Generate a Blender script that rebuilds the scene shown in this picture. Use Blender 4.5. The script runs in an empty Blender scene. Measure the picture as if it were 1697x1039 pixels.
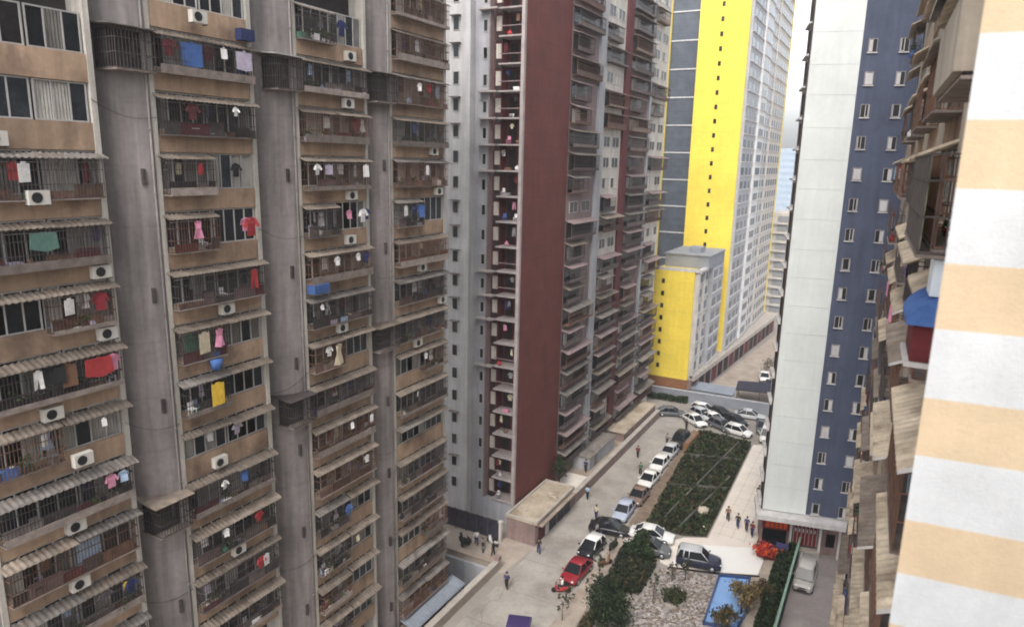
import bpy, bmesh, math, random
from mathutils import Vector, Matrix
random.seed(7)
R = random.random
def U(a, b): return a + (b - a) * random.random()
scn = bpy.context.scene
COL = scn.collection

# ------------------------------------------------------------------ camera
cd = bpy.data.cameras.new('camera'); cam = bpy.data.objects.new('camera', cd); COL.objects.link(cam)
PITCH, YAW, ROLL = math.atan(.2177), math.radians(28.3), math.atan(.0227)
fw = Vector((-math.sin(YAW)*math.cos(PITCH), math.cos(YAW)*math.cos(PITCH), -math.sin(PITCH)))
rt0 = Vector((math.cos(YAW), math.sin(YAW), 0)); up0 = rt0.cross(fw)
rt = math.cos(ROLL)*rt0 + math.sin(ROLL)*up0; up = -math.sin(ROLL)*rt0 + math.cos(ROLL)*up0
CAM = Vector((0, 0, 38))
m = Matrix.Identity(4)
for i in range(3):
    m[i][0], m[i][1], m[i][2], m[i][3] = rt[i], up[i], -fw[i], CAM[i]
cam.matrix_world = m
cd.sensor_width = 36; cd.lens = 36*1167/1697; cd.clip_start = .1; cd.clip_end = 5000
cd.dof.use_dof = True; cd.dof.focus_distance = 48; cd.dof.aperture_fstop = .75
scn.camera = cam
scn.cycles.filter_width = 1.9
scn.cycles.max_bounces = 6; scn.cycles.diffuse_bounces = 3; scn.cycles.volume_bounces = 0
def seen(p, mx=0.0):
    d = Vector(p) - CAM; z = d.dot(fw)
    if z < .5: return False
    x, y = 848.5 + 1167*d.dot(rt)/z, 519.5 - 1167*d.dot(up)/z
    return -mx <= x <= 1697 + mx and -mx <= y <= 1039 + mx
# ------------------------------------------------------------------ world, sun, exposure
SUN_EL, SUN_AZ = math.radians(52), math.radians(172)        # azimuth clockwise from +Y
w = bpy.data.worlds.new('World'); scn.world = w; w.use_nodes = True
nt = w.node_tree; bg = nt.nodes['Background']
sky = nt.nodes.new('ShaderNodeTexSky'); sky.sky_type = 'NISHITA'; sky.sun_disc = False
sky.sun_elevation = SUN_EL; sky.sun_rotation = SUN_AZ
sky.air_density = 1.0; sky.dust_density = 6.0; sky.ozone_density = .6; sky.altitude = 50
hs = nt.nodes.new('ShaderNodeHueSaturation'); hs.inputs['Saturation'].default_value = .35
tc = nt.nodes.new('ShaderNodeTexCoord'); sp = nt.nodes.new('ShaderNodeSeparateXYZ'); nt.links.new(tc.outputs['Generated'], sp.inputs[0])
mr = nt.nodes.new('ShaderNodeMapRange'); nt.links.new(sp.outputs['Z'], mr.inputs['Value'])       # bright milky horizon of an overcast day
for k_, v_ in (('From Min', 0), ('From Max', .45), ('To Min', 3.8), ('To Max', 1.25)): mr.inputs[k_].default_value = v_
gl_ = nt.nodes.new('ShaderNodeVectorMath'); gl_.operation = 'SCALE'
nt.links.new(sky.outputs[0], hs.inputs['Color']); nt.links.new(hs.outputs[0], gl_.inputs[0]); nt.links.new(mr.outputs[0], gl_.inputs['Scale'])
nt.links.new(gl_.outputs[0], bg.inputs['Color'])
bg.inputs['Strength'].default_value = .15
sl = bpy.data.lights.new('sun', 'SUN'); sl.energy = .8; sl.angle = math.radians(14); sl.color = (1, .95, .88)
sun = bpy.data.objects.new('sun', sl); COL.objects.link(sun)
sd = Vector((math.sin(SUN_AZ)*math.cos(SUN_EL), math.cos(SUN_AZ)*math.cos(SUN_EL), math.sin(SUN_EL)))
sun.rotation_euler = sd.to_track_quat('Z', 'Y').to_euler(); sun.location = (0, -20, 90)
scn.view_settings.view_transform = 'Standard'; scn.view_settings.look = 'None'
scn.view_settings.gamma = 1; scn.view_settings.exposure = .52

# ------------------------------------------------------------------ materials
def mat(name, col, rough=.8, var=.18, scale=.6, streak=0.0, bump=0.0, bscale=8, rnd=0.0, metal=0.0, spec=.3, lines=0.0, lstep=1.0, dirt=None, zs=1.0):
    mm = bpy.data.materials.new(name); mm.use_nodes = True
    n, l = mm.node_tree.nodes, mm.node_tree.links
    b = n['Principled BSDF']
    b.inputs['Roughness'].default_value = rough; b.inputs['Metallic'].default_value = metal
    b.inputs['Specular IOR Level'].default_value = spec
    geo = n.new('ShaderNodeNewGeometry')
    def noise(sc, detail=5, szs=1.0, rgh=.6):
        mp = n.new('ShaderNodeMapping'); mp.inputs['Scale'].default_value = (sc, sc, sc*szs)
        l.new(geo.outputs['Position'], mp.inputs['Vector'])
        t = n.new('ShaderNodeTexNoise'); t.inputs['Scale'].default_value = 1; t.inputs['Detail'].default_value = detail
        t.inputs['Roughness'].default_value = rgh
        l.new(mp.outputs[0], t.inputs['Vector']); return t.outputs['Fac']
    def mul(sock, fac_sock, lo, hi, f0=.3, f1=.7):
        mr = n.new('ShaderNodeMapRange'); mr.inputs['From Min'].default_value = f0; mr.inputs['From Max'].default_value = f1
        mr.inputs['To Min'].default_value = lo; mr.inputs['To Max'].default_value = hi
        l.new(fac_sock, mr.inputs['Value'])
        mx = n.new('ShaderNodeVectorMath'); mx.operation = 'SCALE'
        l.new(sock, mx.inputs[0]); l.new(mr.outputs[0], mx.inputs['Scale']); return mx.outputs[0]
    c = n.new('ShaderNodeRGB'); c.outputs[0].default_value = (*col, 1); s = c.outputs[0]
    if dirt:
        mr = n.new('ShaderNodeMapRange'); mr.inputs['From Min'].default_value = .5; mr.inputs['From Max'].default_value = .68
        l.new(noise(scale*.8, 6), mr.inputs['Value'])
        mx = n.new('ShaderNodeMix'); mx.data_type = 'RGBA'; mx.inputs['B'].default_value = (*dirt, 1)
        l.new(s, mx.inputs['A']); l.new(mr.outputs[0], mx.inputs['Factor']); s = mx.outputs['Result']
    if var: s = mul(s, noise(scale, 6, zs), 1-var, 1+var)
    if var: s = mul(s, noise(scale*9, 3), 1-var*.45, 1+var*.45)
    if streak: s = mul(s, noise(2.2, 4, .07), 1-streak, 1+streak*.4, .35, .7)
    if lines:
        sx = n.new('ShaderNodeSeparateXYZ'); l.new(geo.outputs['Position'], sx.inputs[0])
        dv = n.new('ShaderNodeMath'); dv.operation = 'DIVIDE'; dv.inputs[1].default_value = lstep; l.new(sx.outputs['Z'], dv.inputs[0])
        fr = n.new('ShaderNodeMath'); fr.operation = 'FRACT'; l.new(dv.outputs[0], fr.inputs[0])
        s = mul(s, fr.outputs[0], 1-lines, 1, .04, .06)
    if rnd:
        oi = n.new('ShaderNodeObjectInfo'); s = mul(s, oi.outputs['Random'], 1-rnd, 1+rnd, 0, 1)
    l.new(s, b.inputs['Base Color'])
    if bump:
        bp = n.new('ShaderNodeBump'); bp.inputs['Strength'].default_value = bump; bp.inputs['Distance'].default_value = .05
        l.new(noise(bscale, 4), bp.inputs['Height']); l.new(bp.outputs[0], b.inputs['Normal'])
    return mm
MT = {}
def K(name, *a, **k):
    MT[name] = mat(name, *a, **k); return MT[name]
K('pier_concrete', (.305, .275, .27), .9, .2, .35, streak=.3, lines=.07, lstep=2.867, bump=.2)
K('tan_stucco', (.43, .305, .212), .9, .16, .5, streak=.22, rnd=.12, dirt=(.22, .15, .11))
K('fin_white', (.56, .53, .48), .85, .15, .8, streak=.3)
K('interior', (.035, .028, .03), .95, .5, 1.2)  # near-black: darkness of unlit rooms and openings put into the colour
K('awning_sheet', (.24, .20, .165), .75, .25, 1.4, streak=.25, rnd=.25, dirt=(.20, .155, .12))
K('awning_grey', (.21, .19, .175), .7, .25, 1.4, streak=.3, rnd=.2, dirt=(.17, .14, .12))
K('awning_tan', (.56, .465, .35), .75, .2, 1.2, streak=.2, rnd=.15, dirt=(.30, .235, .17))
K('iron', (.075, .062, .062), .7, .35, 3, rnd=.3)
K('rust', (.15, .085, .06), .9, .4, 3, rnd=.3)
K('shelf_board', (.24, .20, .18), .85, .35, 2.5, rnd=.4)
K('alu', (.48, .47, .46), .45, .12, 2, rnd=.15)
K('glass_dark', (.022, .026, .032), .2, .5, 1.3, rnd=.6, spec=.3)
K('glass_strip', (.085, .10, .125), .3, .25, .6, lines=.3, lstep=1.21)
K('glass_blue', (.05, .075, .11), .15, .4, 1, rnd=.5, spec=.6)
K('curtain', (.34, .325, .30), .9, .2, 1.5, rnd=.45)
K('plaster_grey', (.42, .43, .46), .85, .12, .4, streak=.15)
K('plaster_pale', (.56, .555, .56), .85, .12, .4, streak=.18)
K('red_tile', (.145, .038, .033), .7, .2, .35, streak=.13, lines=.2, lstep=1.2275)
K('red_dark', (.12, .03, .034), .8, .2, .6)
K('rose_pale', (.40, .355, .345), .85, .18, 1, streak=.2)
K('rose_wall', (.27, .205, .205), .85, .15, .5, streak=.2)
K('rose_dark', (.20, .135, .135), .85, .18, .5, streak=.2)
K('cream_wall', (.60, .57, .52), .85, .12, .5, streak=.2)
K('slab_white', (.56, .54, .53), .85, .15, 1, streak=.15)
K('yellow_paint', (.84, .64, .085), .75, .1, .25, streak=.05, lines=.07, lstep=2.42)
K('brown_tile', (.24, .11, .05), .8, .2, .5)
K('roof_grey', (.26, .275, .31), .8, .15, .6)
K('tower_white', (.70, .70, .70), .8, .06, .4, streak=.06)
K('tower_beige', (.58, .54, .49), .8, .1, .4, streak=.1, lines=.15, lstep=2.42)
K('panel_white', (.64, .67, .655), .7, .06, .3, streak=.05)
K('navy_wall', (.072, .086, .135), .75, .14, .35, streak=.16)
K('dark_red', (.16, .02, .025), .6, .3, 2)
K('orange_red', (.62, .085, .02), .7, .3, 1.5)
K('asphalt', (.30, .275, .25), .95, .12, .12, bump=.1)
K('street', (.35, .325, .295), .95, .2, .3, dirt=(.27, .245, .22), bump=.05)
K('pavement', (.38, .325, .275), .95, .22, .5, dirt=(.33, .25, .2))
K('plaza', (.70, .64, .58), .85, .07, .5)
K('plaza_white', (.78, .77, .75), .8, .04, .5)
K('soil', (.20, .15, .115), 1, .35, 1.2)
K('dark_soil', (.06, .052, .04), 1, .4, 1.2)
K('lane_concrete', (.27, .235, .225), .95, .16, .35, dirt=(.36, .33, .30))
K('kerb', (.42, .38, .34), .9, .2, 1)
K('terrace', (.33, .27, .225), .95, .25, .5, dirt=(.24, .2, .15))
K('roof_dusty', (.42, .36, .28), .95, .28, .5, dirt=(.27, .2, .13))
K('podium_wall', (.28, .20, .185), .9, .2, .6, streak=.25)
K('blue_sheet', (.25, .28, .33), .6, .12, 1, streak=.1)
K('pool_blue', (.20, .36, .66), .35, .1, .8)
K('black_trim', (.02, .02, .022), .6, .2, 3)
K('tyre', (.018, .018, .02), .85, .1, 5)
K('rim', (.45, .46, .48), .35, .1, 5, metal=.6)
K('car_glass', (.015, .018, .022), .16, .1, 2, spec=.3)
K('lamp_glass', (.7, .7, .68), .2, .05, 5)
K('tail_red', (.5, .02, .02), .3, .05, 5)
K('leaf_dark', (.022, .040, .018), .8, .45, 1.0, rnd=.1)
K('leaf_deep', (.012, .018, .011), .9, .5, .9)
K('leaf_twig', (.10, .095, .085), .9, .6, .8)
K('leaf_mid', (.045, .075, .026), .8, .45, 1.2)
K('leaf_brown', (.10, .068, .038), .9, .45, 1.2)
K('leaf_yellow', (.20, .155, .07), .9, .35, 1.2)
K('bark', (.085, .062, .048), .95, .3, 5)
K('skin', (.45, .27, .19), .6, .05, 5)
K('hair', (.015, .012, .012), .7, .1, 5)
K('green_rail', (.22, .34, .27), .6, .15, 2)
K('green_mesh', (.34, .35, .26), .95, .35, 2.5, dirt=(.16, .25, .12), spec=.05)
K('stucco_white', (.68, .70, .72), .9, .07, 1.6, streak=.06, bump=.25, bscale=42)
K('stucco_beige', (.70, .55, .375), .9, .07, 1.6, streak=.06, bump=.25, bscale=42)
K('beige_dim', (.46, .40, .33), .9, .15, .7, streak=.25)
K('haze_blue', (.38, .45, .53), .9, .1, .1)  # distance haze put into the colour of the far tower and hills
K('fence_navy', (.035, .035, .055), .7, .4, 1.5)
K('rock', (.5, .44, .36), .9, .25, 3)
COLS = {'red': (.42, .045, .05), 'dark red': (.20, .02, .03), 'pink': (.62, .26, .38), 'white': (.75, .74, .73), 'blue': (.06, .13, .34), 'pale blue': (.33, .44, .58), 'navy': (.03, .04, .12), 'black': (.02, .02, .022), 'grey': (.26, .25, .26), 'yellow': (.72, .48, .05), 'cream': (.66, .58, .42), 'purple': (.22, .14, .33), 'green': (.07, .18, .12), 'brown': (.20, .11, .07), 'lilac': (.52, .46, .58), 'orange': (.62, .20, .04), 'teal': (.10, .19, .165), 'maroon': (.13, .025, .03)}
def CLOTH(c):
    k = 'cloth ' + c
    if k not in MT: K(k, COLS[c], .9, .2, 4, rnd=.12)
    return MT[k]
def PAINT(c, rgb):
    k = 'paint ' + c
    if k not in MT:
        K(k, rgb, .28, .05, 2, spec=.5)
    return MT[k]

# ------------------------------------------------------------------ mesh builder
class MB:
    def __init__(s, T=None): s.v, s.f, s.m, s.T, s.cm, s.sm = [], [], [], T, 0, []
    def add(s, vs, fs, smooth=False):
        o = len(s.v); s.v += [s.T(*p) if s.T else tuple(p) for p in vs]
        for f in fs: s.f.append([o+i for i in f]); s.m.append(s.cm); s.sm.append(smooth)
        return s
    def box(s, a0, a1, b0, b1, c0, c1):
        return s.add([(a0,b0,c0),(a1,b0,c0),(a1,b1,c0),(a0,b1,c0),(a0,b0,c1),(a1,b0,c1),(a1,b1,c1),(a0,b1,c1)],
                     [(0,3,2,1),(4,5,6,7),(0,1,5,4),(1,2,6,5),(2,3,7,6),(3,0,4,7)])
    def quad(s, *p): return s.add(p, [tuple(range(len(p)))])
    def prism(s, pts, z0, z1):
        n = len(pts)
        return s.add([(x,y,z0) for x,y in pts]+[(x,y,z1) for x,y in pts],
                     [tuple(range(n-1,-1,-1)), tuple(range(n,2*n))]+[(i,(i+1)%n,n+(i+1)%n,n+i) for i in range(n)])
    def tube(s, p, q, r, n=6, r2=None):
        p, q = Vector(p), Vector(q); d = (q-p).normalized()
        a = d.orthogonal().normalized(); b = d.cross(a); r2 = r if r2 is None else r2
        vs = [tuple(p+(a*math.cos(t)+b*math.sin(t))*r) for t in [2*math.pi*i/n for i in range(n)]] + \
             [tuple(q+(a*math.cos(t)+b*math.sin(t))*r2) for t in [2*math.pi*i/n for i in range(n)]]
        return s.add(vs, [tuple(range(n-1,-1,-1)), tuple(range(n,2*n))]+[(i,(i+1)%n,n+(i+1)%n,n+i) for i in range(n)], True)
    def ball(s, c, r, n=8, k=5, sz=1.0, jit=0):
        vs = []
        for j in range(k+1):
            ph = math.pi*j/k
            for i in range(n):
                t = 2*math.pi*i/n; rr = r*(1+U(-jit, jit))
                vs.append((c[0]+rr*math.sin(ph)*math.cos(t), c[1]+rr*math.sin(ph)*math.sin(t), c[2]+rr*sz*math.cos(ph)))
        return s.add(vs, [(j*n+i, j*n+(i+1)%n, (j+1)*n+(i+1)%n, (j+1)*n+i) for j in range(k) for i in range(n)], True)
    def loft(s, secs, smooth=True):
        n = len(secs[0]); vs = [p for q in secs for p in q]
        fs = [(j*n+i, j*n+(i+1)%n, (j+1)*n+(i+1)%n, (j+1)*n+i) for j in range(len(secs)-1) for i in range(n)]
        fs += [tuple(range(n)), tuple(range(len(vs)-n, len(vs)))]
        return s.add(vs, fs, smooth)
    def build(s, name, mats, parent=None, local=False, recalc=True):
        me = bpy.data.meshes.new(name)
        if not local:
            if parent: 
                o = Vector((0,0,0)); p = parent
                while p: o += p.location; p = p.parent
            else:
                xs, ys, zs = zip(*s.v); o = Vector(((min(xs)+max(xs))/2, (min(ys)+max(ys))/2, min(zs)))
            vs = [(p[0]-o.x, p[1]-o.y, p[2]-o.z) for p in s.v]
        else: vs, o = s.v, Vector((0,0,0))
        me.from_pydata(vs, [], s.f)
        for mm in (mats if isinstance(mats, (list, tuple)) else [mats]): me.materials.append(MT[mm] if isinstance(mm, str) else mm)
        me.polygons.foreach_set('material_index', s.m); me.polygons.foreach_set('use_smooth', s.sm)
        if recalc:
            bm = bmesh.new(); bm.from_mesh(me); bmesh.ops.recalc_face_normals(bm, faces=bm.faces); bm.to_mesh(me); bm.free()
        ob = bpy.data.objects.new(name, me); COL.objects.link(ob)
        if parent: ob.parent = parent
        elif not local: ob.location = o
        return ob
LABELS = set()
def tag(o, label, cat, group=None):
    LABELS.add(label); o['label'] = label; o['category'] = cat
    if group: o['group'] = group
    return o
def thing(name, label, cat, loc, rz=0, group=None):
    o = bpy.data.objects.new(name, None); COL.objects.link(o); o.location = loc; o.rotation_euler = (0, 0, rz)
    o.empty_display_size = .5
    return tag(o, label, cat, group)
def struct(name, mb, mt):
    o = mb.build(name, mt); o['kind'] = 'structure'; return o
def copy_tree(o, parent=None):
    c = o.copy(); COL.objects.link(c)
    if parent: c.parent = parent
    for ch in o.children: copy_tree(ch, c)
    return c
ORD = ['top', 'second', 'third', 'fourth', 'fifth', 'sixth', 'seventh', 'eighth', 'ninth', 'tenth', 'eleventh', 'twelfth', 'thirteenth', 'fourteenth', 'fifteenth', 'sixteenth', 'seventeenth', 'eighteenth', 'nineteenth', 'twentieth']

# ------------------------------------------------------------------ ground, street, paving
def inpoly(x, y, P):
    r = False; j = len(P)-1
    for i in range(len(P)):
        if (P[i][1] > y) != (P[j][1] > y) and x < (P[j][0]-P[i][0])*(y-P[i][1])/(P[j][1]-P[i][1])+P[i][0]: r = not r
        j = i
    return r
g = MB()
for a in ((-1500,-40,-1500,1500), (-29.2,1500,-1500,1500), (-40,-29.2,-1500,20), (-40,-29.2,52.5,1500)): g.quad((a[0],a[2],0),(a[1],a[2],0),(a[1],a[3],0),(a[0],a[3],0))
struct('ground', g, 'asphalt')
struct('pit_floor', MB().quad((-40,20,-4),(-29.2,20,-4),(-29.2,52.5,-4),(-40,52.5,-4)), 'lane_concrete')
def sheet(name, pts, z, mt): return struct(name, MB().add([(x,y,z) for x,y in pts], [tuple(range(len(pts)))]), mt)
sheet('street', [(-28.6,20),(-21.4,20),(-21.2,66),(-21.6,104),(-28.4,104),(-28.2,69),(-27.9,58)], .004, 'street')
sheet('forecourt', [(-39,52.55),(-29.25,52.55),(-28.6,52.0),(-27.9,57.9),(-39,57.9)], .004, 'pavement')
st = MB()
for i in range(26):                       # repair joints and cracks in the concrete
    y = 40 + i*2.6; 
    if i % 2 == 0: st.box(-28.1, -21.6, y, y+.035, .005, .008)
x0, y0 = -26.6, 44.2
for i in range(22):
    x1, y1 = x0+U(-.3,.35), y0+U(.2,.7); st.add([(x0,y0,.009),(x0+.05,y0,.009),(x1+.05,y1,.009),(x1,y1,.009)], [(0,1,2,3)]); x0, y0 = x1, y1
struct('road_joints', st, 'soil')
sd_ = MB().prism([(-21.3,40),(-18.9,40),(-19.7,53.6),(-20.5,62.6),(-21.0,66.2),(-21.3,66.2)], 0, .14)
struct('sidewalk', sd_, 'pavement')
sheet('verge', [(-21.4,67),(-19.7,67.6),(-21.1,96),(-22.2,96)], .012, 'soil')
struct('plaza', MB().prism([(-21.0,66.3),(-16,66.6),(-15.4,67.4),(-13.2,68.6),(-13.7,97),(-11.6,98),(-8.6,72),(-8.7,69.6),(-7.4,67.2),(-7.45,64.2),(-10.75,62.7),(-14.9,61.4),(-16.2,61.7),(-17.6,65.2),(-19.2,65.6),(-20.2,63.0),(-20.5,62.65)], 0, .12), 'plaza')
sheet('plaza_paving', [(-15.0,66.2),(-8.8,69.0),(-7.5,67.1),(-7.55,64.3),(-10.8,62.85),(-15.2,61.6)], .124, 'plaza_white')
struct('plaza_edge', MB().prism([(-15,61.25),(-10.7,62.55),(-7.3,64.1),(-7.3,64.2),(-10.75,62.68),(-15,61.38)], 0, .16), 'black_trim')
pj = MB()
for i in range(14): pj.box(-13.0+i*.01, -8.8, 70+i*1.9, 70.04+i*1.9, .121, .126)
for i in range(3): pj.box(-12.4+i*1.3, -12.36+i*1.3, 69.5, 96, .121, .127)
struct('plaza_joints', pj, 'kerb')
sheet('flower_bed_soil', [(-19.7,68.1),(-21.6,96.2),(-21,98.5),(-13.9,97),(-13.4,68.9),(-15.7,67.8)], .02, 'dark_soil')
# broken stone paving: pale stones and leaf litter
pm = mat('stone_paving', (.40,.33,.31), .9, .3, 1.5)
n, l = pm.node_tree.nodes, pm.node_tree.links
vo = n.new('ShaderNodeTexVoronoi'); vo.inputs['Scale'].default_value = 4.2; ge = n.new('ShaderNodeNewGeometry'); l.new(ge.outputs['Position'], vo.inputs['Vector'])
cr = n.new('ShaderNodeValToRGB'); cr.color_ramp.interpolation = 'CONSTANT'
for i,(p,c) in enumerate([(0,(.15,.12,.10)),(.18,(.31,.275,.26)),(.4,(.21,.19,.185)),(.6,(.42,.385,.365)),(.78,(.20,.145,.11)),(.88,(.54,.51,.49))]):
    e = cr.color_ramp.elements[i] if i < 2 else cr.color_ramp.elements.new(p)
    e.position = p; e.color = (*c, 1)
l.new(vo.outputs['Color'], cr.inputs['Fac']); l.new(cr.outputs[0], n['Principled BSDF'].inputs['Base Color'])
MT['stone_paving'] = pm
sheet('stone_paving', [(-16.1,55),(-19.2,53.7),(-18.2,40),(-9.8,40),(-10.2,54.5),(-10.8,62.4),(-15.9,61.1)], .016, 'stone_paving')
lt = MB()
for _ in range(1500):
    x, y = U(-19,-10), U(46,62)
    if not inpoly(x,y,[(-16.0,55),(-19.0,53.7),(-18.2,46),(-9.9,46),(-10.3,54.5),(-10.9,62.2),(-15.9,61)]): continue
    a, r_ = U(0,6.28), U(.05,.16); lt.cm = random.choice((0,0,1,2))
    lt.add([(x+r_*math.cos(a),y+r_*math.sin(a),.03),(x+r_*.6*math.cos(a+1.6),y+r_*.6*math.sin(a+1.6),.06),(x-r_*math.cos(a),y-r_*math.sin(a),.03),(x-r_*.6*math.cos(a+1.6),y-r_*.6*math.sin(a+1.6),.025)],[(0,1,2,3)])
o = lt.build('leaf_litter',['leaf_brown','leaf_twig','leaf_yellow']); o['kind'] = 'stuff'
gp = MB()
for (xa,ya,xb,yb) in [(-18.2,70,-15.5,96),(-20.2,78,-13.9,80.5),(-20.8,88,-14,90),(-16.2,69,-14.2,84)]:
    d = Vector((xb-xa,yb-ya,0)).normalized(); q = Vector((-d.y,d.x,0))*.09
    gp.add([(xa+q.x,ya+q.y,.02),(xa-q.x,ya-q.y,.02),(xb-q.x,yb-q.y,.02),(xb+q.x,yb+q.y,.02),(xa+q.x,ya+q.y,.62),(xa-q.x,ya-q.y,.62),(xb-q.x,yb-q.y,.62),(xb+q.x,yb+q.y,.62)],[(4,5,6,7),(0,1,5,4),(1,2,6,5),(2,3,7,6),(3,0,4,7)])
struct('garden_edging', gp, 'leaf_twig')
sheet('footpath', [(-8.0,64.0),(-8.0,66.5),(-6.3,69.0),(-5.4,57),(-5.6,40),(-7.6,40),(-7.1,57)], .013, 'pavement')
sheet('service_lane', [(-4.9,70.5),(1,71.6),(1,20),(-4.3,20)], .006, 'lane_concrete')
sheet('far_lot', [(-32,101),(-24,104.2),(-12,98.5),(-8,102),(-8,112),(-34,109)], .008, 'asphalt')
sheet('far_street', [(-26,113),(-14,111),(-8,180),(-21,200),(-21.5,166)], .010, 'pavement')

# ------------------------------------------------------------------ leaf clouds
def leaves(mb, n, sampler, size=(.10,.24)):
    for _ in range(n):
        p = Vector(sampler()); s = U(*size)
        a = Vector((U(-1,1),U(-1,1),U(-.7,.7))).normalized(); b = a.orthogonal().normalized()
        b = (Matrix.Rotation(U(0,6.28),3,a) @ b); c = a.cross(b)
        b *= s; c *= s*.6
        mb.cm = random.choice((0,0,0,1,1,2)) if mb.multi else 0
        mb.add([tuple(p-b),tuple(p-c),tuple(p+b),tuple(p+c)], [(0,1,2,3)])
def poly_sampler(P, h0, h1, lump=.5):
    xs, ys = [p[0] for p in P], [p[1] for p in P]
    ph = [U(0,6) for _ in range(4)]
    def f():
        while True:
            x, y = U(min(xs),max(xs)), U(min(ys),max(ys))
            if not inpoly(x,y,P): continue
            t = .5+.25*math.sin(x*2.1+ph[0])+.25*math.sin(y*1.7+ph[1]+.8*math.sin(x*3))
            if R() > .35+.75*t: continue
            return (x, y, h0+(h1-h0)*(lump*t*R()**.5+(1-lump)*R()**.6))
    return f
def foliage(name, n, sampler, mats, parent=None, size=(.10,.24)):
    mb = MB(); mb.multi = len(mats) > 1; leaves(mb, n, sampler, size)
    return mb.build(name, mats, parent, recalc=False)
o = foliage('garden_planting', 12000, poly_sampler([(-19.7,68.2),(-21.5,96.2),(-21,98.4),(-14,96.9),(-13.5,69),(-15.7,68)], .03, .75), ['leaf_deep','leaf_mid','leaf_brown'], None, (.12,.26))
o['kind'] = 'stuff'; o['label'] = 'dark green shrubs and ground cover filling the long garden bed'
def hedge(label, P, h, n, mats, group=None, name='hedge', size=(.09,.2)):
    t = thing(name, label, name.replace('_',' '), (sum(p[0] for p in P)/len(P), sum(p[1] for p in P)/len(P), 0), 0, group)
    foliage('foliage', n, poly_sampler(P, .03, h, .35), mats, t, size)
    b = MB()
    for _ in range(14):
        while True:
            x, y = U(min(p[0] for p in P),max(p[0] for p in P)), U(min(p[1] for p in P),max(p[1] for p in P))
            if inpoly(x,y,P): break
        b.tube((x,y,0),(x+U(-.2,.2),y+U(-.2,.2),h*.8),.03,4,.01)
    b.build('stems', 'bark', t); return t
hedge('dark green clipped hedge block between the red car and the stone paving', [(-20.2,62.3),(-18.9,63.4),(-17.3,62.4),(-16.3,60.8),(-16.2,55.4),(-19.3,53.9)], 1.0, 7000, ['leaf_dark','leaf_deep','leaf_brown'])
hedge('reddish brown low hedge at the bottom edge beside the pavement', [(-19.1,52.2),(-18.5,52.3),(-18.0,46),(-18.9,46)], .9, 2500, ['leaf_brown','leaf_dark','leaf_brown'])
hedge('long narrow green hedge along the pale green railing of the service lane', [(-6.3,67.2),(-5.35,71.0),(-4.85,70.6),(-5.0,57),(-5.2,44),(-6.3,44)], 1.5, 9000, ['leaf_dark','leaf_deep','leaf_mid'])
# pale green railing on a low wall beside the lane
t = thing('railing', 'pale green railing on a low wall between the hedge and service lane', 'railing', (-4.6,60,0))
MB().box(-4.75,-4.5,44,71,0,.5).build('low_wall','fence_navy',t)
rl = MB().box(-4.72,-4.52,44,71,1.62,1.74)
for i in range(28): rl.box(-4.68,-4.58,44+i*.98,44.08+i*.98,.5,1.62)
rl.build('rail','green_rail',t)
MB().box(-4.64,-4.60,44.1,70.9,.52,1.6).build('screen','leaf_dark',t)

def tree(label, x, y, h, rad, mats, n, name='tree', group=None, trunk=.09, z0=0, bare=False):
    t = thing(name, label, 'tree' if name != 'shrub' else 'shrub', (x,y,z0), 0, group)
    b = MB(); tips = []
    top = (x+U(-.15,.15), y+U(-.15,.15), z0+h*.75); b.tube((x,y,z0-.05), top, trunk, 7, trunk*.45)
    for i in range(9):
        f = U(.35,.95); a = U(0,6.28); p = Vector((x,y,z0)).lerp(Vector(top), f)
        q = p+Vector((math.cos(a)*rad*U(.5,.95), math.sin(a)*rad*U(.5,.95), h*U(.08,.28))); tips.append(q)
        b.tube(p, q, trunk*.4, 5, trunk*.12)
    tips.append(Vector(top)+Vector((0,0,h*.15)))
    b.build('trunk','bark',t)
    def smp():
        c = random.choice(tips); v = Vector((random.gauss(0,1),random.gauss(0,1),random.gauss(0,1)))*rad*(.12 if bare else .27)
        return tuple(c+v)
    foliage('crown', n, smp, mats, t, (.06,.13) if bare else (.07,.17))
    return t
tree('dense dark green tree at the bottom edge among the garden shrubs', -17.1, 49.6, 3.0, 1.4, ['leaf_dark','leaf_deep','leaf_mid'], 3200)
tree('bushy dark green tree growing in front of the hedge block', -18.0, 52.0, 3.0, 1.1, ['leaf_dark','leaf_deep','leaf_mid'], 1700)
tree('small green tree rising from the hedge beside the grey parked car', -17.9, 61.4, 2.3, 1.2, ['leaf_dark','leaf_mid','leaf_dark'], 2200)
tree('yellowish dry leafed tree beside the blue pool', -7.75, 57.6, 2.6, 1.0, ['leaf_yellow','leaf_brown','leaf_yellow'], 1800)
tree('russet brown shrub against the hedge by the footpath', -6.6, 60.3, 1.6, .7, ['leaf_brown','leaf_brown','leaf_dark'], 1100, 'shrub', None, .05)
tree('dark brown straggly shrub at the lower end of the blue pool', -8.6, 55.0, 1.5, .9, ['leaf_brown','leaf_dark','leaf_yellow'], 900, 'shrub', None, .05)
tree('rounded dark shrub in a ring on the stone paving', -13.4, 56.2, 1.0, .75, ['leaf_dark','leaf_brown','leaf_mid'], 1100, 'shrub', None, .05)
tree('dark spindly tree on the low terrace beside the red wall', -31.0, 70.2, 3.2, 1.1, ['leaf_dark','leaf_dark','leaf_brown'], 900, z0=1.2)
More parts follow.
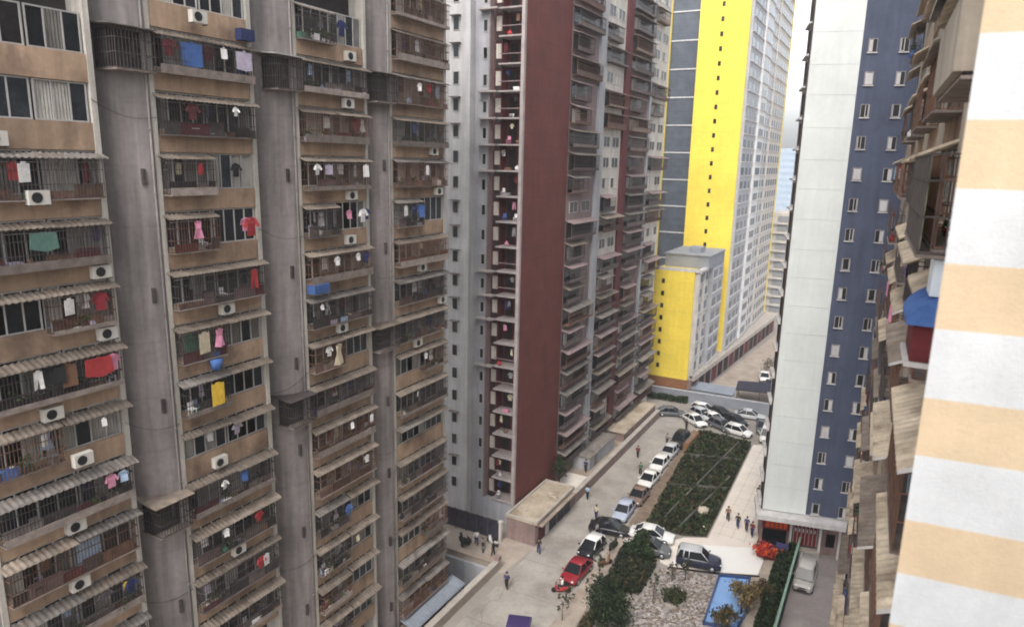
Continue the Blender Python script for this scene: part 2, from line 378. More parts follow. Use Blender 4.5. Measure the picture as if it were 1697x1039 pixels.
for lab,x,y,h in [('bare thin sapling in the pavement beside the red car',-20.5,56.6,2.4),('bare thin sapling in the pavement near the hedge corner',-20.0,53.0,2.2),('sparse sapling in the pavement behind the black roofed car',-20.9,60.3,2.0),('sparse sapling at the bottom edge of the pavement',-20.7,48.6,2.6),('thin sapling leaning over the street at the bottom',-21.0,50.6,2.2),
                  ('tall bare trunk sapling standing in the stone paving beside the hedge',-14.9,55.2,3.0),('slender sapling in the stone paving behind the dark jeep',-13.3,60.0,2.2),('thin sapling standing at the pale end of the stone paving',-14.3,59.2,2.0)]:
    tree(lab, x, y, h, .5, ['leaf_dark','leaf_brown','leaf_mid'], 120, 'sapling', 'bare saplings planted in the paving', .035, bare=True)
tag(MB().ball((-15.0,73.8,.35), .75, 9, 6, .6, .16).build('boulder','rock'), 'pale tan boulder lying in the garden bed near the plaza', 'boulder')
tag(MB().ball((-14.1,70.2,.2), .4, 8, 5, .6, .2).build('boulder','rock'), 'small pale boulder at the plaza corner of the garden bed', 'boulder')
t = thing('shrub_ring', 'low round stone ring around a shrub on the paving', 'planter ring', (-13.4,56.2,0))
rg = MB()
for i in range(18):
    a0, a1 = i*math.pi/9, (i+.9)*math.pi/9
    rg.add([(-13.4+r*math.cos(a),56.2+r*math.sin(a),z) for z in (0,.25) for a in (a0,a1) for r in (.85,1.05)], [(0,1,3,2),(4,6,7,5),(0,2,6,4),(1,5,7,3),(0,4,5,1),(2,3,7,6)])
rg.build('stone_rim','kerb',t)
# orange-brown timber planter at the head of the long garden
t = thing('planter_box', 'orange brown timber planter at the far end of the garden bed', 'planter', (-21.3,92.5,0))
MB().prism([(-22.3,90.2),(-21.1,90.6),(-20.9,95.6),(-21.9,96.4)],0,.9).build('box','brown_tile',t)
MB().prism([(-22.1,90.6),(-21.3,90.9),(-21.1,95.3),(-21.7,95.9)],.9,.94).build('soil','soil',t)
# pool
t = thing('pool', 'rectangular light blue pool with a dark blue rim below the white plaza', 'pool', (-9.2,59,0))
P = [(-10.7,62.3),(-8.0,63.35),(-7.3,57.4),(-7.5,54.9),(-10.3,54.3)]
MB().add([(x,y,.05) for x,y in P],[tuple(range(5))]).build('water','pool_blue',t)
rm = MB()
for i in range(5):
    a, b = Vector((*P[i],0)), Vector((*P[(i+1)%5],0)); d = (b-a).normalized(); nn = Vector((-d.y,d.x,0))*.16
    rm.add([tuple(a+nn*s+Vector((0,0,z))) for z in (0,.3) for s in (0,-1)]+[tuple(b+nn*s+Vector((0,0,z))) for z in (0,.3) for s in (0,-1)], [(0,1,3,2),(4,6,7,5),(0,4,5,1),(2,3,7,6),(0,2,6,4),(1,5,7,3)])
rm.build('rim', PAINT('rim blue',(.03,.06,.16)), t)

# ------------------------------------------------------------------ facade module for the two old blocks
def arcsheet(mb, u0, u1, v0, v1, zi, zo, step=.26, amp=.035, th=.02):
    n = max(2, int((u1-u0)/step*4)); vs = []; fs = []
    for i in range(n+1):
        u = u0+(u1-u0)*i/n; a = amp*math.sin(2*math.pi*(u-u0)/step)
        for (v,z) in ((v0,zi),(v0*.5+v1*.5,(zi+zo)/2+.015),(v1,zo)):
            vs += [(u,v,z+a),(u,v,z+a-th)]
    for i in range(n):
        for j in (0,2):
            k = i*6+j; fs += [(k,k+6,k+8,k+2),(k+1,k+3,k+9,k+7)]
        k = i*6+4; fs.append((k,k+6,k+7,k+1))
    mb.add(vs, fs, True)
def window(F, par, u0, u1, z0, z1, v, npan, pc=.35, po=.15, gm='glass_dark', fm='alu'):
    fr = MB(F)
    for a,b,c,d in ((u0,u1,z0,z0+.06),(u0,u1,z1-.06,z1),(u0,u0+.06,z0+.06,z1-.06),(u1-.06,u1,z0+.06,z1-.06)): fr.box(a,b,v,v+.06,c,d)
    pw = (u1-u0)/npan
    for i in range(1,npan): fr.box(u0+i*pw-.03,u0+i*pw+.03,v+.004,v+.05,z0+.06,z1-.06)
    f = fr.build('window', fm, par)
    gl, cu = MB(F), MB(F); extra, extrac, last, lastc = [], [], -1, -1
    for i in range(npan):
        a, b = u0+i*pw+.02, u0+(i+1)*pw-.02; r = R()
        if r < pc:
            if lastc >= 0 and lastc != i-1: extrac.append(cu); cu = MB(F)
            lastc = i; k = 10; pts = [(a+(b-a)*j/k, v-.06-.035*(j%2)) for j in range(k+1)]
            cu.add([(p[0],p[1],z) for z in (z0+.05,z1-.04) for p in pts], [(j,j+1,j+k+2,j+k+1) for j in range(k)])
        elif r < 1-po:
          if last >= 0 and last != i-1: extra.append(gl); gl = MB(F)
          last = i; gl.quad((a,v+.01,z0+.03),(b,v+.01,z0+.03),(b,v+.01,z1-.03),(a,v+.01,z1-.03))
    if gl.v: gl.build('pane', gm, f)
    if cu.v: cu.build('curtain', 'curtain', f)
    for g_ in extra: g_.build('pane', gm, f)
    for c_ in extrac: c_.build('curtain', 'curtain', f)
    return f
def cage(F, par, u0, u1, z0, z1, v1, step=.15, mt='iron', name='cage', v0=0.0):
    b = MB(F); r = .011
    n = int((u1-u0)/step)
    for i in range(n+1):
        u = u0+(u1-u0)*i/n; b.box(u-r,u+r,v1-2*r,v1,z0,z1)
    k = max(2,int((v1-v0)/.2))
    for s in (u0,u1):
        for j in range(k): v = v0+(v1-v0)*j/k; b.box(s-r,s+r,v,v+2*r,z0,z1)
    for z in (z0, z0+(z1-z0)*.36, z0+(z1-z0)*.72, z1-.03):
        b.box(u0,u1,v1-.03,v1+.006,z,z+.03)
        for s in (u0,u1): b.box(s-.017,s+.017,v0,v1,z,z+.03)
    return b.build(name, mt, par)
GARM = {'shirt': [(-.28,0),(-.12,.04),(.12,.04),(.28,0),(.42,-.32),(.31,-.38),(.22,-.2),(.23,-.72),(-.23,-.72),(-.22,-.2),(-.31,-.38),(-.42,-.32)],
        'trousers': [(-.2,0),(.2,0),(.25,-.95),(.07,-.97),(0,-.35),(-.07,-.95),(-.25,-.97)],
        'dress': [(-.22,.03),(-.1,-.03),(.1,-.03),(.22,.03),(.17,-.35),(.34,-.95),(0,-1.0),(-.34,-.94),(-.17,-.35)],
        'towel': [(-.26,0),(.26,0),(.27,-.82),(-.25,-.84)], 'sheet': [(-.6,0),(.6,0),(.62,-1.1),(.1,-1.16),(-.58,-1.08)], 'blanket': [(-.5,.05),(.5,.05),(.58,-.62),(.1,-.75),(-.55,-.6)]}
def garment(F, u, v, z, kind, col, s, label, group):
    pts = GARM[kind]; n = len(pts); b = MB(F); ph = U(0,6)
    wv = lambda p: .05*math.sin(p[0]*9+ph)+.03*math.sin(p[1]*6+ph)
    vs = [(u+p[0]*s, v+wv(p), z+p[1]*s) for p in pts]+[(u+p[0]*s, v+wv(p)+.025, z+p[1]*s) for p in pts]
    b.add(vs, [tuple(range(n)), tuple(range(2*n-1,n-1,-1))]+[(i,(i+1)%n,n+(i+1)%n,n+i) for i in range(n)])
    b.box(u-.1*s,u+.1*s,v,v+.03,z+.01,z+.07)
    return tag(b.build(kind, CLOTH(col)), label, 'laundry', group)
def aircon(F, u, v, z, label, group, s=1.0):
    p = F(u,v+.15,z); t = thing('air_conditioner', label, 'air conditioner', p, 0, group)
    w_ = .42*s
    MB(F).box(u-w_,u+w_,v+.02,v+.34,z,z+.58*s).build('casing', PAINT('ac cream',(.62,.60,.55)), t)
    fan = MB(F); k = 16
    for i in range(k):
        a0, a1 = 2*math.pi*i/k, 2*math.pi*(i+1)/k
        fan.add([(u-.1*s+.22*s*math.cos(a),v+y,z+.29*s+.22*s*math.sin(a)) for y in (.34,.36) for a in (a0,a1)]+[(u-.1*s,v+.34,z+.29*s),(u-.1*s,v+.36,z+.29*s)], [(0,1,3,2),(2,3,5)])
    fan.build('fan', 'black_trim', t)
    MB(F).box(u-w_,u-w_+.05,v,v+.36,z-.05,z).box(u+w_-.05,u+w_,v,v+.36,z-.05,z).build('bracket','iron',t)
    return t
def clutter(F, u, v, z, kind, col, label, group):
    b = MB(F)
    if kind == 'flowerpot':
        p = F(u,v,z); t = thing('flowerpot', label, 'flowerpot', p, 0, group)
        b.box(u-.11,u+.11,v-.1,v+.1,z,z+.2).box(u-.13,u+.13,v-.12,v+.12,z+.2,z+.24).build('pot','rust' if col == 'brown' else CLOTH(col),t)
        c = Vector(F(u,v,z+.42))
        foliage('leaves', 60, lambda: tuple(c+Vector((random.gauss(0,.14),random.gauss(0,.16),random.gauss(0,.14)))), ['leaf_mid','leaf_dark','leaf_mid'], t, (.05,.11)); return t
    if kind == 'box':
        w_,h = U(.18,.34),U(.2,.42); b.box(u-w_,u+w_,v-.16,v+.16,z,z+h).box(u-w_-.01,u+w_+.01,v-.17,v+.17,z+h*.86,z+h*.93)
    elif kind in ('basin','bucket'):
        r0, r1, h = (.2,.3,.16) if kind == 'basin' else (.15,.2,.34); n = 10
        ring = lambda r,zz: [(u+r*math.cos(2*math.pi*i/n),v+.6*r*math.sin(2*math.pi*i/n),zz) for i in range(n)]
        b.loft([ring(r0,z),ring(r1,z+h),ring(r1*.86,z+h),ring(r0*.8,z+.05)])
    elif kind == 'sack':
        n = 9; ring = lambda r,zz,dx: [(u+dx+r*math.cos(2*math.pi*i/n),v+.55*r*math.sin(2*math.pi*i/n),zz) for i in range(n)]
        b.loft([ring(.2,z,0),ring(.27,z+.14,.02),ring(.22,z+.3,-.02),ring(.07,z+.4,.01),ring(.1,z+.47,.01)])
    elif kind == 'stool':
        b.box(u-.17,u+.17,v-.16,v+.16,z+.36,z+.4)
        for a in (-.14,.14):
            for c in (-.13,.13): b.box(u+a-.018,u+a+.018,v+c-.018,v+c+.018,z,z+.36)
        b.box(u-.17,u+.17,v-.16,v-.13,z+.4,z+.72)
    return tag(b.build(kind, CLOTH(col)), label, {'stool':'chair'}.get(kind,kind), group)

# ------------------------------------------------------------------ left block of flats
FX = -31.6
FL = lambda u, v, z: (FX+v, u, z)
ZA = lambda k: 3.25+2.867*k
BAYS = [(13.2,19.6),(22.2,28.4),(31.4,37.8),(40.2,47.1)]
BN = ['leftmost', 'second', 'third', 'fourth']
LB = thing('apartment_block', 'tall weathered tan apartment block with grey piers and caged balconies on the left', 'apartment block', (-36,30,-4))
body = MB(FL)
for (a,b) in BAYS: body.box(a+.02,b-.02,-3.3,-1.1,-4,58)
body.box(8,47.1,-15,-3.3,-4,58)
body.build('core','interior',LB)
pier = MB(FL)
def pierface(mb, ua, ub):
    pts = [(ub-(ub-ua)*math.sin(t), -3.3+3.3*math.cos(t)) for t in [i*math.pi/2/14 for i in range(15)]]
    pts = pts+[(ub,-3.3)]
    n = len(pts)
    mb.add([(p[0],p[1],z) for z in (-4,58) for p in pts], [(i,i+1,n+i+1,n+i) for i in range(n-2)], True)
    mb.add([(p[0],p[1],58) for p in pts], [tuple(range(n))])
for (ua,ub) in ((19.6,22.2),(28.4,31.4),(37.8,40.2)): pierface(pier, ua+.02, ub)
pier.box(10.2,13.2,-3.2,-.02,-4,58)
pier.build('pier','pier_concrete',LB)
for (ua,ub) in ((19.6,22.2),(28.4,31.4),(37.8,40.2)):
    for k in range(0,18,2):
        z = ZA(k)-1.2+.6*(ua>30)
        t_ = math.asin(.22); uu = ub-(ub-ua)*math.sin(t_); 
        MB(FL).box(uu-.14,uu+.02,-.2,.025,z,z+.75).build('vent_slot','iron',LB)
for (a,b) in BAYS:
    for (p,q) in ((a,a+.24),(b-.26,b)): MB(FL).box(p,q,-1.1,.05,-3.9,57.5).build('pilaster','fin_white',LB)
for (a,b) in BAYS:
    for uu in (a-.18, b+.12):
        if uu < 13.5: continue
        dp = MB(FL).tube((uu,.06 if uu < a else -.9,-3.9),(uu,.06 if uu < a else -.9,57),.055,6)
        for z_ in range(0,56,3): dp.box(uu-.09,uu+.09,(.0 if uu < a else -.99),(.13 if uu < a else -.83),z_,z_+.06)
        dp.build('drainpipe','pier_concrete' if uu < a else 'iron',LB)
for (ua,ub,za_,zb_) in [(19.3,22.4,40.2,39.6),(28.2,31.6,33.9,33.2),(28.3,31.5,24.1,24.6),(37.5,40.4,30.3,29.6),(19.4,22.3,25.2,24.2),(37.6,40.3,17.0,16.2),(19.4,22.3,15.5,14.6),(28.3,31.5,12.4,11.8)]:
    cb_ = MB(FL); n_ = 8; P_ = [(ua+(ub-ua)*i/n_, .08, za_+(zb_-za_)*i/n_-.35*math.sin(math.pi*i/n_)) for i in range(n_+1)]
    for p_,q_ in zip(P_,P_[1:]): cb_.tube(p_,q_,.014,4)
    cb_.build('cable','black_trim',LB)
LOOK = {}   # (bay,k) -> list of openings (frac0,frac1,type)   type: c cage, w flush window
LOOK.update({(0,14):'ww',(0,13):'ww',(0,15):'ww',(0,12):'cc',(0,11):'cc',(0,10):'wc',(1,15):'ww',(1,12):'cw',(1,9):'cw',(1,8):'cw',(1,7):'ww',(2,8):'cw',(2,9):'cc',(3,11):'cw',(3,5):'ww',(2,4):'cw'})
NOAWN = {(0,14),(0,13),(1,15)}
def row_names(bay, F, u, zf, ks):
    vis = [k for k in ks if seen(F(u,.3,zf(k)-.8), 30)]
    vis.sort(reverse=True); return {k:i for i,k in enumerate(vis)}
WASHG, CLUTG, ACG = 'laundry hung out along the left block', 'pots and household things on the left block balconies', 'air conditioners on the left block facade'
def posname(f): return ['left end','left half','middle','right half','right end'][max(0,min(4,int(f*5)))]
def put_garment(F, rows, bay, k, f, kind, col, s, dv=.42, blk='left block', colname=None, u0=0, u1=1, zt=0, group=None):
    rn = ORD[min(rows[k],19)]; p = posname(f)
    for extra in ('', ' beside another', ' further along', ' half hidden', ' next to the bars'):
        lab = f'{col} {kind} hung at the {p} of the {rn} row, {colname} column of the {blk}{extra}'
        if lab not in LABELS: break
    else: return
    if len(lab.split()) > 16: lab = lab.replace(' of the '+blk, ' balcony')
    if len(lab.split()) > 16 or lab in LABELS: return
    garment(F, u0+.5+(u1-u0-1)*f, dv, zt, kind, col, s, lab, group)
SPG = {}     # hand placed laundry: (bay,k): [(frac, kind, colour, scale, dv)]
def G(b, k, *a): SPG.setdefault((b,k), []).extend(a)
G(0,12,(.42,'towel','white',.9,.6),(.36,'towel','red',.8,.45)); G(0,11,(.5,'blanket','teal',1.0,.6)); G(0,10,(.62,'towel','white',.8,.75),(.9,'shirt','dark red',1,.5))
G(0,9,(.80,'blanket','red',1.15,.78),(.93,'shirt','pink',1.0,.7),(.42,'shirt','black',1,.5),(.34,'trousers','white',.8,.6),(.58,'towel','brown',1.2,.5),(.5,'towel','black',.9,.55))
G(0,8,(.8,'towel','white',.4,.7)); G(0,7,(.82,'shirt','pink',.8,.6),(.93,'shirt','pale blue',.7,.65)); G(0,6,(.6,'sheet','pale blue',.95,.2)); G(0,5,(.9,'shirt','navy',.9,.6),(.85,'towel','yellow',.4,.6))
G(1,14,(.3,'sheet','blue',.95,.5),(.9,'sheet','lilac',.8,.6),(.08,'shirt','dark red',1,.4),(.5,'shirt','maroon',1,.3),(.65,'towel','white',.6,.6)); G(1,13,(.28,'shirt','maroon',1,.4),(.75,'shirt','white',.55,.6)); G(1,12,(.3,'towel','red',.6,.6),(.8,'shirt','black',.9,.05))
G(1,11,(.22,'dress','pink',.85,.6),(.86,'shirt','red',1.3,.62),(.8,'shirt','pink',.9,.6)); G(1,10,(.87,'trousers','red',1.05,.62),(.75,'shirt','black',.9,.5)); G(1,9,(.2,'towel','cream',1.3,.6),(.38,'dress','pink',.95,.6),(.1,'towel','green',1.2,.2)); G(1,8,(.3,'towel','yellow',1.45,.72),(.42,'shirt','black',.9,.3))
G(1,7,(.25,'shirt','white',.6,.12),(.6,'shirt','lilac',.9,.12)); G(1,6,(.32,'shirt','white',.6,.6),(.6,'shirt','blue',.8,.5)); G(1,5,(.3,'shirt','white',.6,.6),(.75,'shirt','red',.8,.6)); G(1,4,(.72,'shirt','red',.9,.7),(.8,'towel','white',.8,.7))
G(2,15,(.62,'shirt','navy',1.2,.3)); G(2,13,(.8,'shirt','maroon',1,.4)); G(2,12,(.1,'shirt','white',.8,.6),(.3,'sheet','lilac',.5,.5),(.92,'towel','white',.9,.6)); G(2,11,(.85,'shirt','white',1.1,.6),(.6,'shirt','pink',.7,.6),(.95,'shirt','navy',.9,.4)); G(2,10,(.36,'shirt','white',.7,.7),(.75,'shirt','white',.6,.6),(.9,'shirt','navy',.9,.5))
G(2,8,(.34,'dress','cream',1.35,.65),(.2,'shirt','white',.8,.5)); G(2,9,(.1,'shirt','white',.4,.6)); G(2,6,(.9,'towel','white',.6,.75),(.55,'towel','white',.5,.6)); G(2,5,(.8,'shirt','white',.7,.7)); G(2,4,(.4,'shirt','blue',.9,.8)); G(2,3,(.6,'towel','cream',.5,.6))
G(3,14,(.4,'shirt','white',.7,.5),(.6,'shirt','dark red',.7,.5)); G(3,13,(.3,'shirt','blue',.8,.4)); G(3,12,(.52,'towel','white',.8,.65)); G(3,11,(.08,'towel','white',.8,.6),(.4,'shirt','blue',1.2,.6),(.3,'shirt','navy',1,.5)); G(3,7,(.5,'shirt','white',.6,.5)); G(3,6,(.3,'towel','white',.4,.6))
ACS = {(0,13):[(.3,0)],(0,12):[(.5,.9)],(0,11):[(.93,0)],(0,10):[(.93,0)],(0,9):[(.45,-.3)],(0,7):[(.52,0)],(0,6):[(.5,0)],(1,15):[(.4,.55)],(1,10):[(.55,0)],(1,7):[(.35,.2)],(2,14):[(.7,0)],(2,11):[(.68,0)],(2,12):[(.72,0)],(3,13):[(.75,.2)],(3,12):[(.85,.0)],(3,9):[(.93,0)],(3,10):[(.5,.1)],(3,8):[(.4,0)],(2,9):[(.5,0)],(0,8):[(.6,.5)],(2,15):[(.75,0)],(1,5):[(.5,.1)]}
ROWS = []
for bi,(a,b) in enumerate(BAYS):
    ks = [k for k in range(-1,18)]
    rows = row_names(bi, FL, (a+b)/2 if bi else b-1, ZA, ks); ROWS.append(rows)
    a_, b_ = a+.26, b-.28
    for k in ks:
        za = ZA(k)
        if k not in rows and k not in (-1,17): continue
        look = LOOK.get((bi,k), random.choice(['cc','cc','cc','C','C','cw','wc']))
        flush = look == 'ww'; top = za-(1.34 if look == 'ww' else 1.5)
        MB(FL).box(a_,b_,-.22,0,za-2.52,top).build('spandrel','tan_stucco',LB)
        MB(FL).box(a_,b_,-1.1,-.2,za-2.62,za-2.54).build('floor_slab','shelf_board',LB)
        mid = a_+(b_-a_)*(.5 if look != 'C' else .5)
        if bi == 0 and look in ('cc','ww'): mid = a_+(b_-a_)*.6
        ww = look[0] != 'C'
        for j,(p,q) in enumerate(((a_,mid),(mid,b_))):
            typ = look[j] if ww else 'c'
            window(FL, LB, p+.06, q-.05, top+.01, za+.32, -.16, 3 if q-p < 2.6 else 4, pc=.35 if typ == 'c' else .22, po=.22)
        segs = [(a_,b_)] if (not ww or look == 'cc') and R() < .7 else [(a_,mid),(mid,b_)]
        if (bi,k) not in NOAWN:
            for j,(p,q) in enumerate(segs):
                if look == 'cw' and len(segs) == 2 and j == 1 and k > 9: continue
                aw = MB(FL); dz = U(-.06,.05)
                arcsheet(aw, p-(.18 if p == a_ else -.03), q+(.22 if q == b_ else -.02), -.02, U(.5,.68), za+.22+dz*.4, za+dz, amp=.03)
                for s in (p+.3,(p+q)/2,q-.3): aw.tube((s,0,za-.1),(s,.5,za-.02+dz),.014,4)
                aw.build('awning', random.choice(['awning_sheet','awning_sheet','awning_grey']), LB)
        cg = [(a_,b_)] if look in ('cc','C') else ([(a_,mid)] if look[0] == 'c' else ([(mid,b_)] if look[1] == 'c' else []))
        for (p,q) in cg:
            p += .05; q -= .05; v1 = U(.42,.54); zb = za-1.68
            cage(FL, LB, p, q, zb, za-.04, v1, mt='rust' if R()<.3 else 'iron')
            sh = MB(FL).box(p,q,0.004,v1+.04,zb-.06,zb-.01)
            if R() < .5: sh.box(p,q,v1+.045,v1+.07,zb-.07,zb+U(.12,.4))
            sh.build('shelf','shelf_board',LB)
            x_ = p+.04
            while x_ < q-.3:
                x2 = min(q-.04, x_+U(.5,1.6))
                if R() < .72: MB(FL).box(x_,x2,v1-.075,v1-.04,zb+.005,zb+U(.3,.72)).build('lower_panel',random.choice(['iron','rust','interior','shelf_board','iron','red_dark','rose_dark']),LB)  # dark boards added to deepen the shade low in the cages
                x_ = x2+.03
            MB(FL).tube((p,.32,za-.17),(q,.32,za-.17),.015,4).build('clothes_rail','alu',LB)
        # laundry
        if k not in rows: continue
        if not seen(FL((a_+b_)/2,.4,za-1),0) and not seen(FL(b_,.4,za-1),0): continue
        for (f,kind,c,s,dv) in SPG.get((bi,k),[]): put_garment(FL, rows, bi, k, f, kind, c, s, dv, 'left block', BN[bi], a, b, za-.22, WASHG)
        for (p,q) in cg:
            for _ in range(random.choice((1,2,2,3,3))):
                u = U(p+.5,q-.5); f = (u-a-.5)/(b-a-1)
                if bi == 0 and not seen(FL(u,.4,za-1)): continue
                if any(abs(f-s[0]) < .1 for s in SPG.get((bi,k),[])): continue
                put_garment(FL, rows, bi, k, f, random.choice(['shirt','shirt','trousers','towel','dress']), random.choice(['white','white','grey','black','navy','maroon','pale blue','grey','brown','cream','white','lilac','black']), U(.55,.9), U(.2,.38), 'left block', BN[bi], a, b, za-.2, WASHG)
            for _ in range(random.choice((4,6,7,8,9,10))):
                u = U(p+.35,q-.35); f = (u-a)/(b-a)
                if bi == 0 and not seen(FL(u,.4,za-1)): continue
                kd = random.choice(['flowerpot','flowerpot','box','box','basin','bucket','sack','stool']); c = random.choice(['white','white','white','grey','grey','brown','brown','blue','maroon','cream','cream','green','pale blue','black','lilac'])
                if kd == 'flowerpot': c = random.choice(['brown','white','grey','brown'])
                lab = f'{c} {kd} on the {posname(f)} shelf, {ORD[min(rows[k],19)]} row, {BN[bi]} column of left block'
                if lab in LABELS: continue
                clutter(FL, u, U(.12,.34), za-1.69, kd, c, lab, CLUTG)
        for (f,dz) in ACS.get((bi,k),[]):
            aircon(FL, a+.3+(b-a-.6)*f, .02 if dz < .3 else .35, za-2.42+dz*.6, f'cream air conditioner under the {posname(f)} of the {ORD[min(rows[k],19)]} row, {BN[bi]} column, left block', ACG)
# enclosed cages wrapping the piers
def corner_box(u0,u1,k,rc,bi,lab=None):
    za = ZA(k); c = cage(FL, LB, u0, u1, za-1.75, za, .62, .16, 'iron', 'corner_cage', -1.6)
    MB(FL).box(u0,u1,-1.5,.6,za-1.85,za-1.76).build('cage_floor','shelf_board',c)
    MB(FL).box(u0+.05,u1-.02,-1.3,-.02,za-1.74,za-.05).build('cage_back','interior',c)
    r = MB(FL); r.add([(u0-.35,-1.6,za+.25),(u1+.1,-1.6,za+.25),(u1+.1,.85,za+.04),(u0-.35,.85,za+.04),(u0-.35,-1.6,za+.21),(u1+.1,-1.6,za+.21),(u1+.1,.85,za),(u0-.35,.85,za)], [(0,1,2,3),(4,7,6,5),(0,3,7,4),(1,5,6,2),(3,2,6,7),(0,4,5,1)])
    r.build('cage_roof', rc, c)
corner_box(20.3,22.2,14,'awning_grey',1); corner_box(29.6,31.4,14,'slab_white',2); corner_box(38.2,40.2,14,'iron',3); corner_box(20.4,22.2,6,'awning_sheet',1); corner_box(29.6,31.4,7,'iron',2); corner_box(38.1,40.2,8,'awning_sheet',3)
put_garment(FL, {14:ROWS[1].get(14,0)}, 1, 14, 0, 'shirt', 'maroon', 1.1, .3, 'left block', 'corner cage beside the second', 20.6, 22, ZA(14)-.25, WASHG)
bk = MB(FL).box(27.3,28.2,.1,.55,ZA(14)+.42,ZA(14)+1.0); tag(bk.build('crate', CLOTH('navy')), 'navy blue crate fixed below a window at the top of the second column', 'crate')
tag(MB(FL).box(31.7,33.0,.1,.75,ZA(10)-2.3,ZA(10)-1.76).build('crate', CLOTH('blue')), 'blue plastic crate hanging under a shelf at the left of the third column', 'crate')
b_ = MB(FL); ring = lambda r,z: [(24.4+r*math.cos(i*.628),.55+r*math.sin(i*.628),z) for i in range(10)]
b_.loft([ring(.24,ZA(9)-2.35),ring(.36,ZA(9)-1.8)]); tag(b_.build('tub', CLOTH('blue')), 'blue tub hanging below the pink laundry in the second column', 'tub')

# ------------------------------------------------------------------ right block (camera side)
FR = lambda u, v, z: (1.42-.031*(u-14)-v, u, z)
ZR = lambda k: 32.6+2.867*k
RB = thing('apartment_block', 'near right apartment block seen edge on with stacked corrugated awnings', 'apartment block', (6,35,0))
RBAYS = [(14,19.2),(22,27.2),(30,35.2),(38,43.2),(46,51.2),(54,59.5)]
rb = MB(FR); rb.box(10,60,-14,-1.1,0,62)
rb.build('core','interior',RB)
MB().box(-.8,14,-16,-5,0,50).build('shade_wing','beige_dim',RB)      # unseen block behind the camera, added and sized to shade the striped wall
for (a,b) in [(10,14),(19.2,22),(27.2,30),(35.2,38),(43.2,46),(51.2,54)]: MB(FR).box(a,b,-1.1,0,0,61.9).build('pier','beige_dim',RB)
RN = ['nearest','second','third','fourth','fifth','farthest']
RW, RC = 'laundry on the right block balconies', 'things on the right block balconies'
for bi,(a,b) in enumerate(RBAYS):
    ks = [k for k in range(-11,8) if seen(FR(a,.7,ZR(k)-.8),60) or seen(FR(b,.7,ZR(k)-.8),60)]
    rows = {k:i for i,k in enumerate(sorted(ks,reverse=True))}
    for k in ks:
        za = ZR(k); top = za-1.32
        MB(FR).box(a,b,-.22,0,za-2.5,top).build('spandrel','awning_tan' if bi == 0 else 'tan_stucco',RB)
        nearc = bi == 0 and k == 1
        window(FR, RB, a+.1, b-.1, top+.01, za+.32, -.16, 4, pc=.3, po=.25)
        v1 = U(.7,.85) if bi == 0 else U(.5,.66)
        hasA = not (bi == 0 and k in (1,2)) and (bi < 2 or R() < .78)
        if hasA:
            aw = MB(FR); vo = .97+U(-.12,.06)+(.15 if k < -2 and bi > 2 else 0)
            sp = 1 if R() < .6 else 2
            if bi > 1: vo -= U(.15,.32)
            arcsheet(aw, a-.1, b+.15, -.02, vo, za+.40, za, step=.3 if bi < 2 else .36, amp=.07)
            aw.build('awning', random.choice(['awning_tan','awning_tan','awning_sheet']), RB)
            if k <= 0 and bi < 3:
                MB(FR).add([(a-.14,0,za+.44),(a-.11,0,za+.44),(a-.11,vo,za+.05),(a-.14,vo,za+.05),(a-.14,0,za+.36),(a-.11,0,za+.36),(a-.11,vo,za-.03),(a-.14,vo,za-.03)],[(0,1,2,3),(4,7,6,5),(0,3,7,4),(1,5,6,2),(2,6,7,3),(0,4,5,1)]).build('awning_lip','slab_white',RB)
        if (R() < .75 or bi == 0) and not nearc:
            cage(FR, RB, a+.15, b-.15, za-1.66, za-.05, v1, .14, 'rust' if R()<.4 else 'iron')
            MB(FR).box(a+.15,b-.15,.004,v1+.03,za-1.74,za-1.68).build('shelf','shelf_board',RB)
            if not seen(FR(a,.7,za-1)): continue
            for _ in range(random.choice((0,1,1,2))):
                kd, c, f = random.choice(['shirt','towel','trousers']), random.choice(['red','navy','maroon','white','pale blue','grey','pink','cream','purple']), R()
                lab = f'{c} {kd} drying at the {"near" if f<.5 else "far"} end, {ORD[min(rows[k],19)]} row, {RN[bi]} column of right block'
                if lab in LABELS: continue
                garment(FR, a+.6+(b-a-1.2)*f, U(.4,.6), za-.2, kd, c, U(.7,1), lab, RW)
            for _ in range(random.choice((0,1,1,2))):
                kd, c, f = random.choice(['box','flowerpot','sack','basin','bucket']), random.choice(['white','grey','brown','blue','red']), R()
                lab = f'{c} {kd} at the {"near" if f<.5 else "far"} end, {ORD[min(rows[k],19)]} row, {RN[bi]} column of right block'
                if lab in LABELS: continue
                clutter(FR, a+.4+(b-a-.8)*f, U(.3,.55), za-1.69, kd, c, lab, RC)
# near column details: green mesh cage, blue canopy over a dark red cage, dark canopy above
za = ZR(2)
MB(FR).box(14.1,19.0,1.0,1.02,za-1.7,za-.1).build('mesh_screen','green_mesh',RB)
cage(FR, RB, 14.05, 19.05, za-1.75, za-.06, 1.04, .2, 'iron', 'cage')
MB(FR).box(14.0,19.1,.0,1.06,za-1.83,za-1.77).build('shelf','shelf_board',RB)
tag(MB(FR).box(14.15,14.9,.25,.75,za-2.5,za-1.86).build('storage_box',PAINT('box pale',(.62,.68,.76))),'pale blue white storage box under the green caged balcony on the right','box')
bl = MB(FR); zb = ZR(1); k_ = 12; secs = []
for i in range(k_+1):
    t_ = math.pi/2*i/k_; secs.append((1.05*math.sin(t_), zb-.15+.62*math.cos(t_)))
bl.add([(u,p[0],p[1]) for u in (14.0,15.7) for p in secs],[(i,i+1,k_+2+i,k_+1+i) for i in range(k_)],True)
bl.add([(14.0,p[0],p[1]) for p in secs]+[(14.0,0,zb-.15)],[tuple(range(k_+2))])
bl.build('fabric_canopy',CLOTH('blue'),RB)
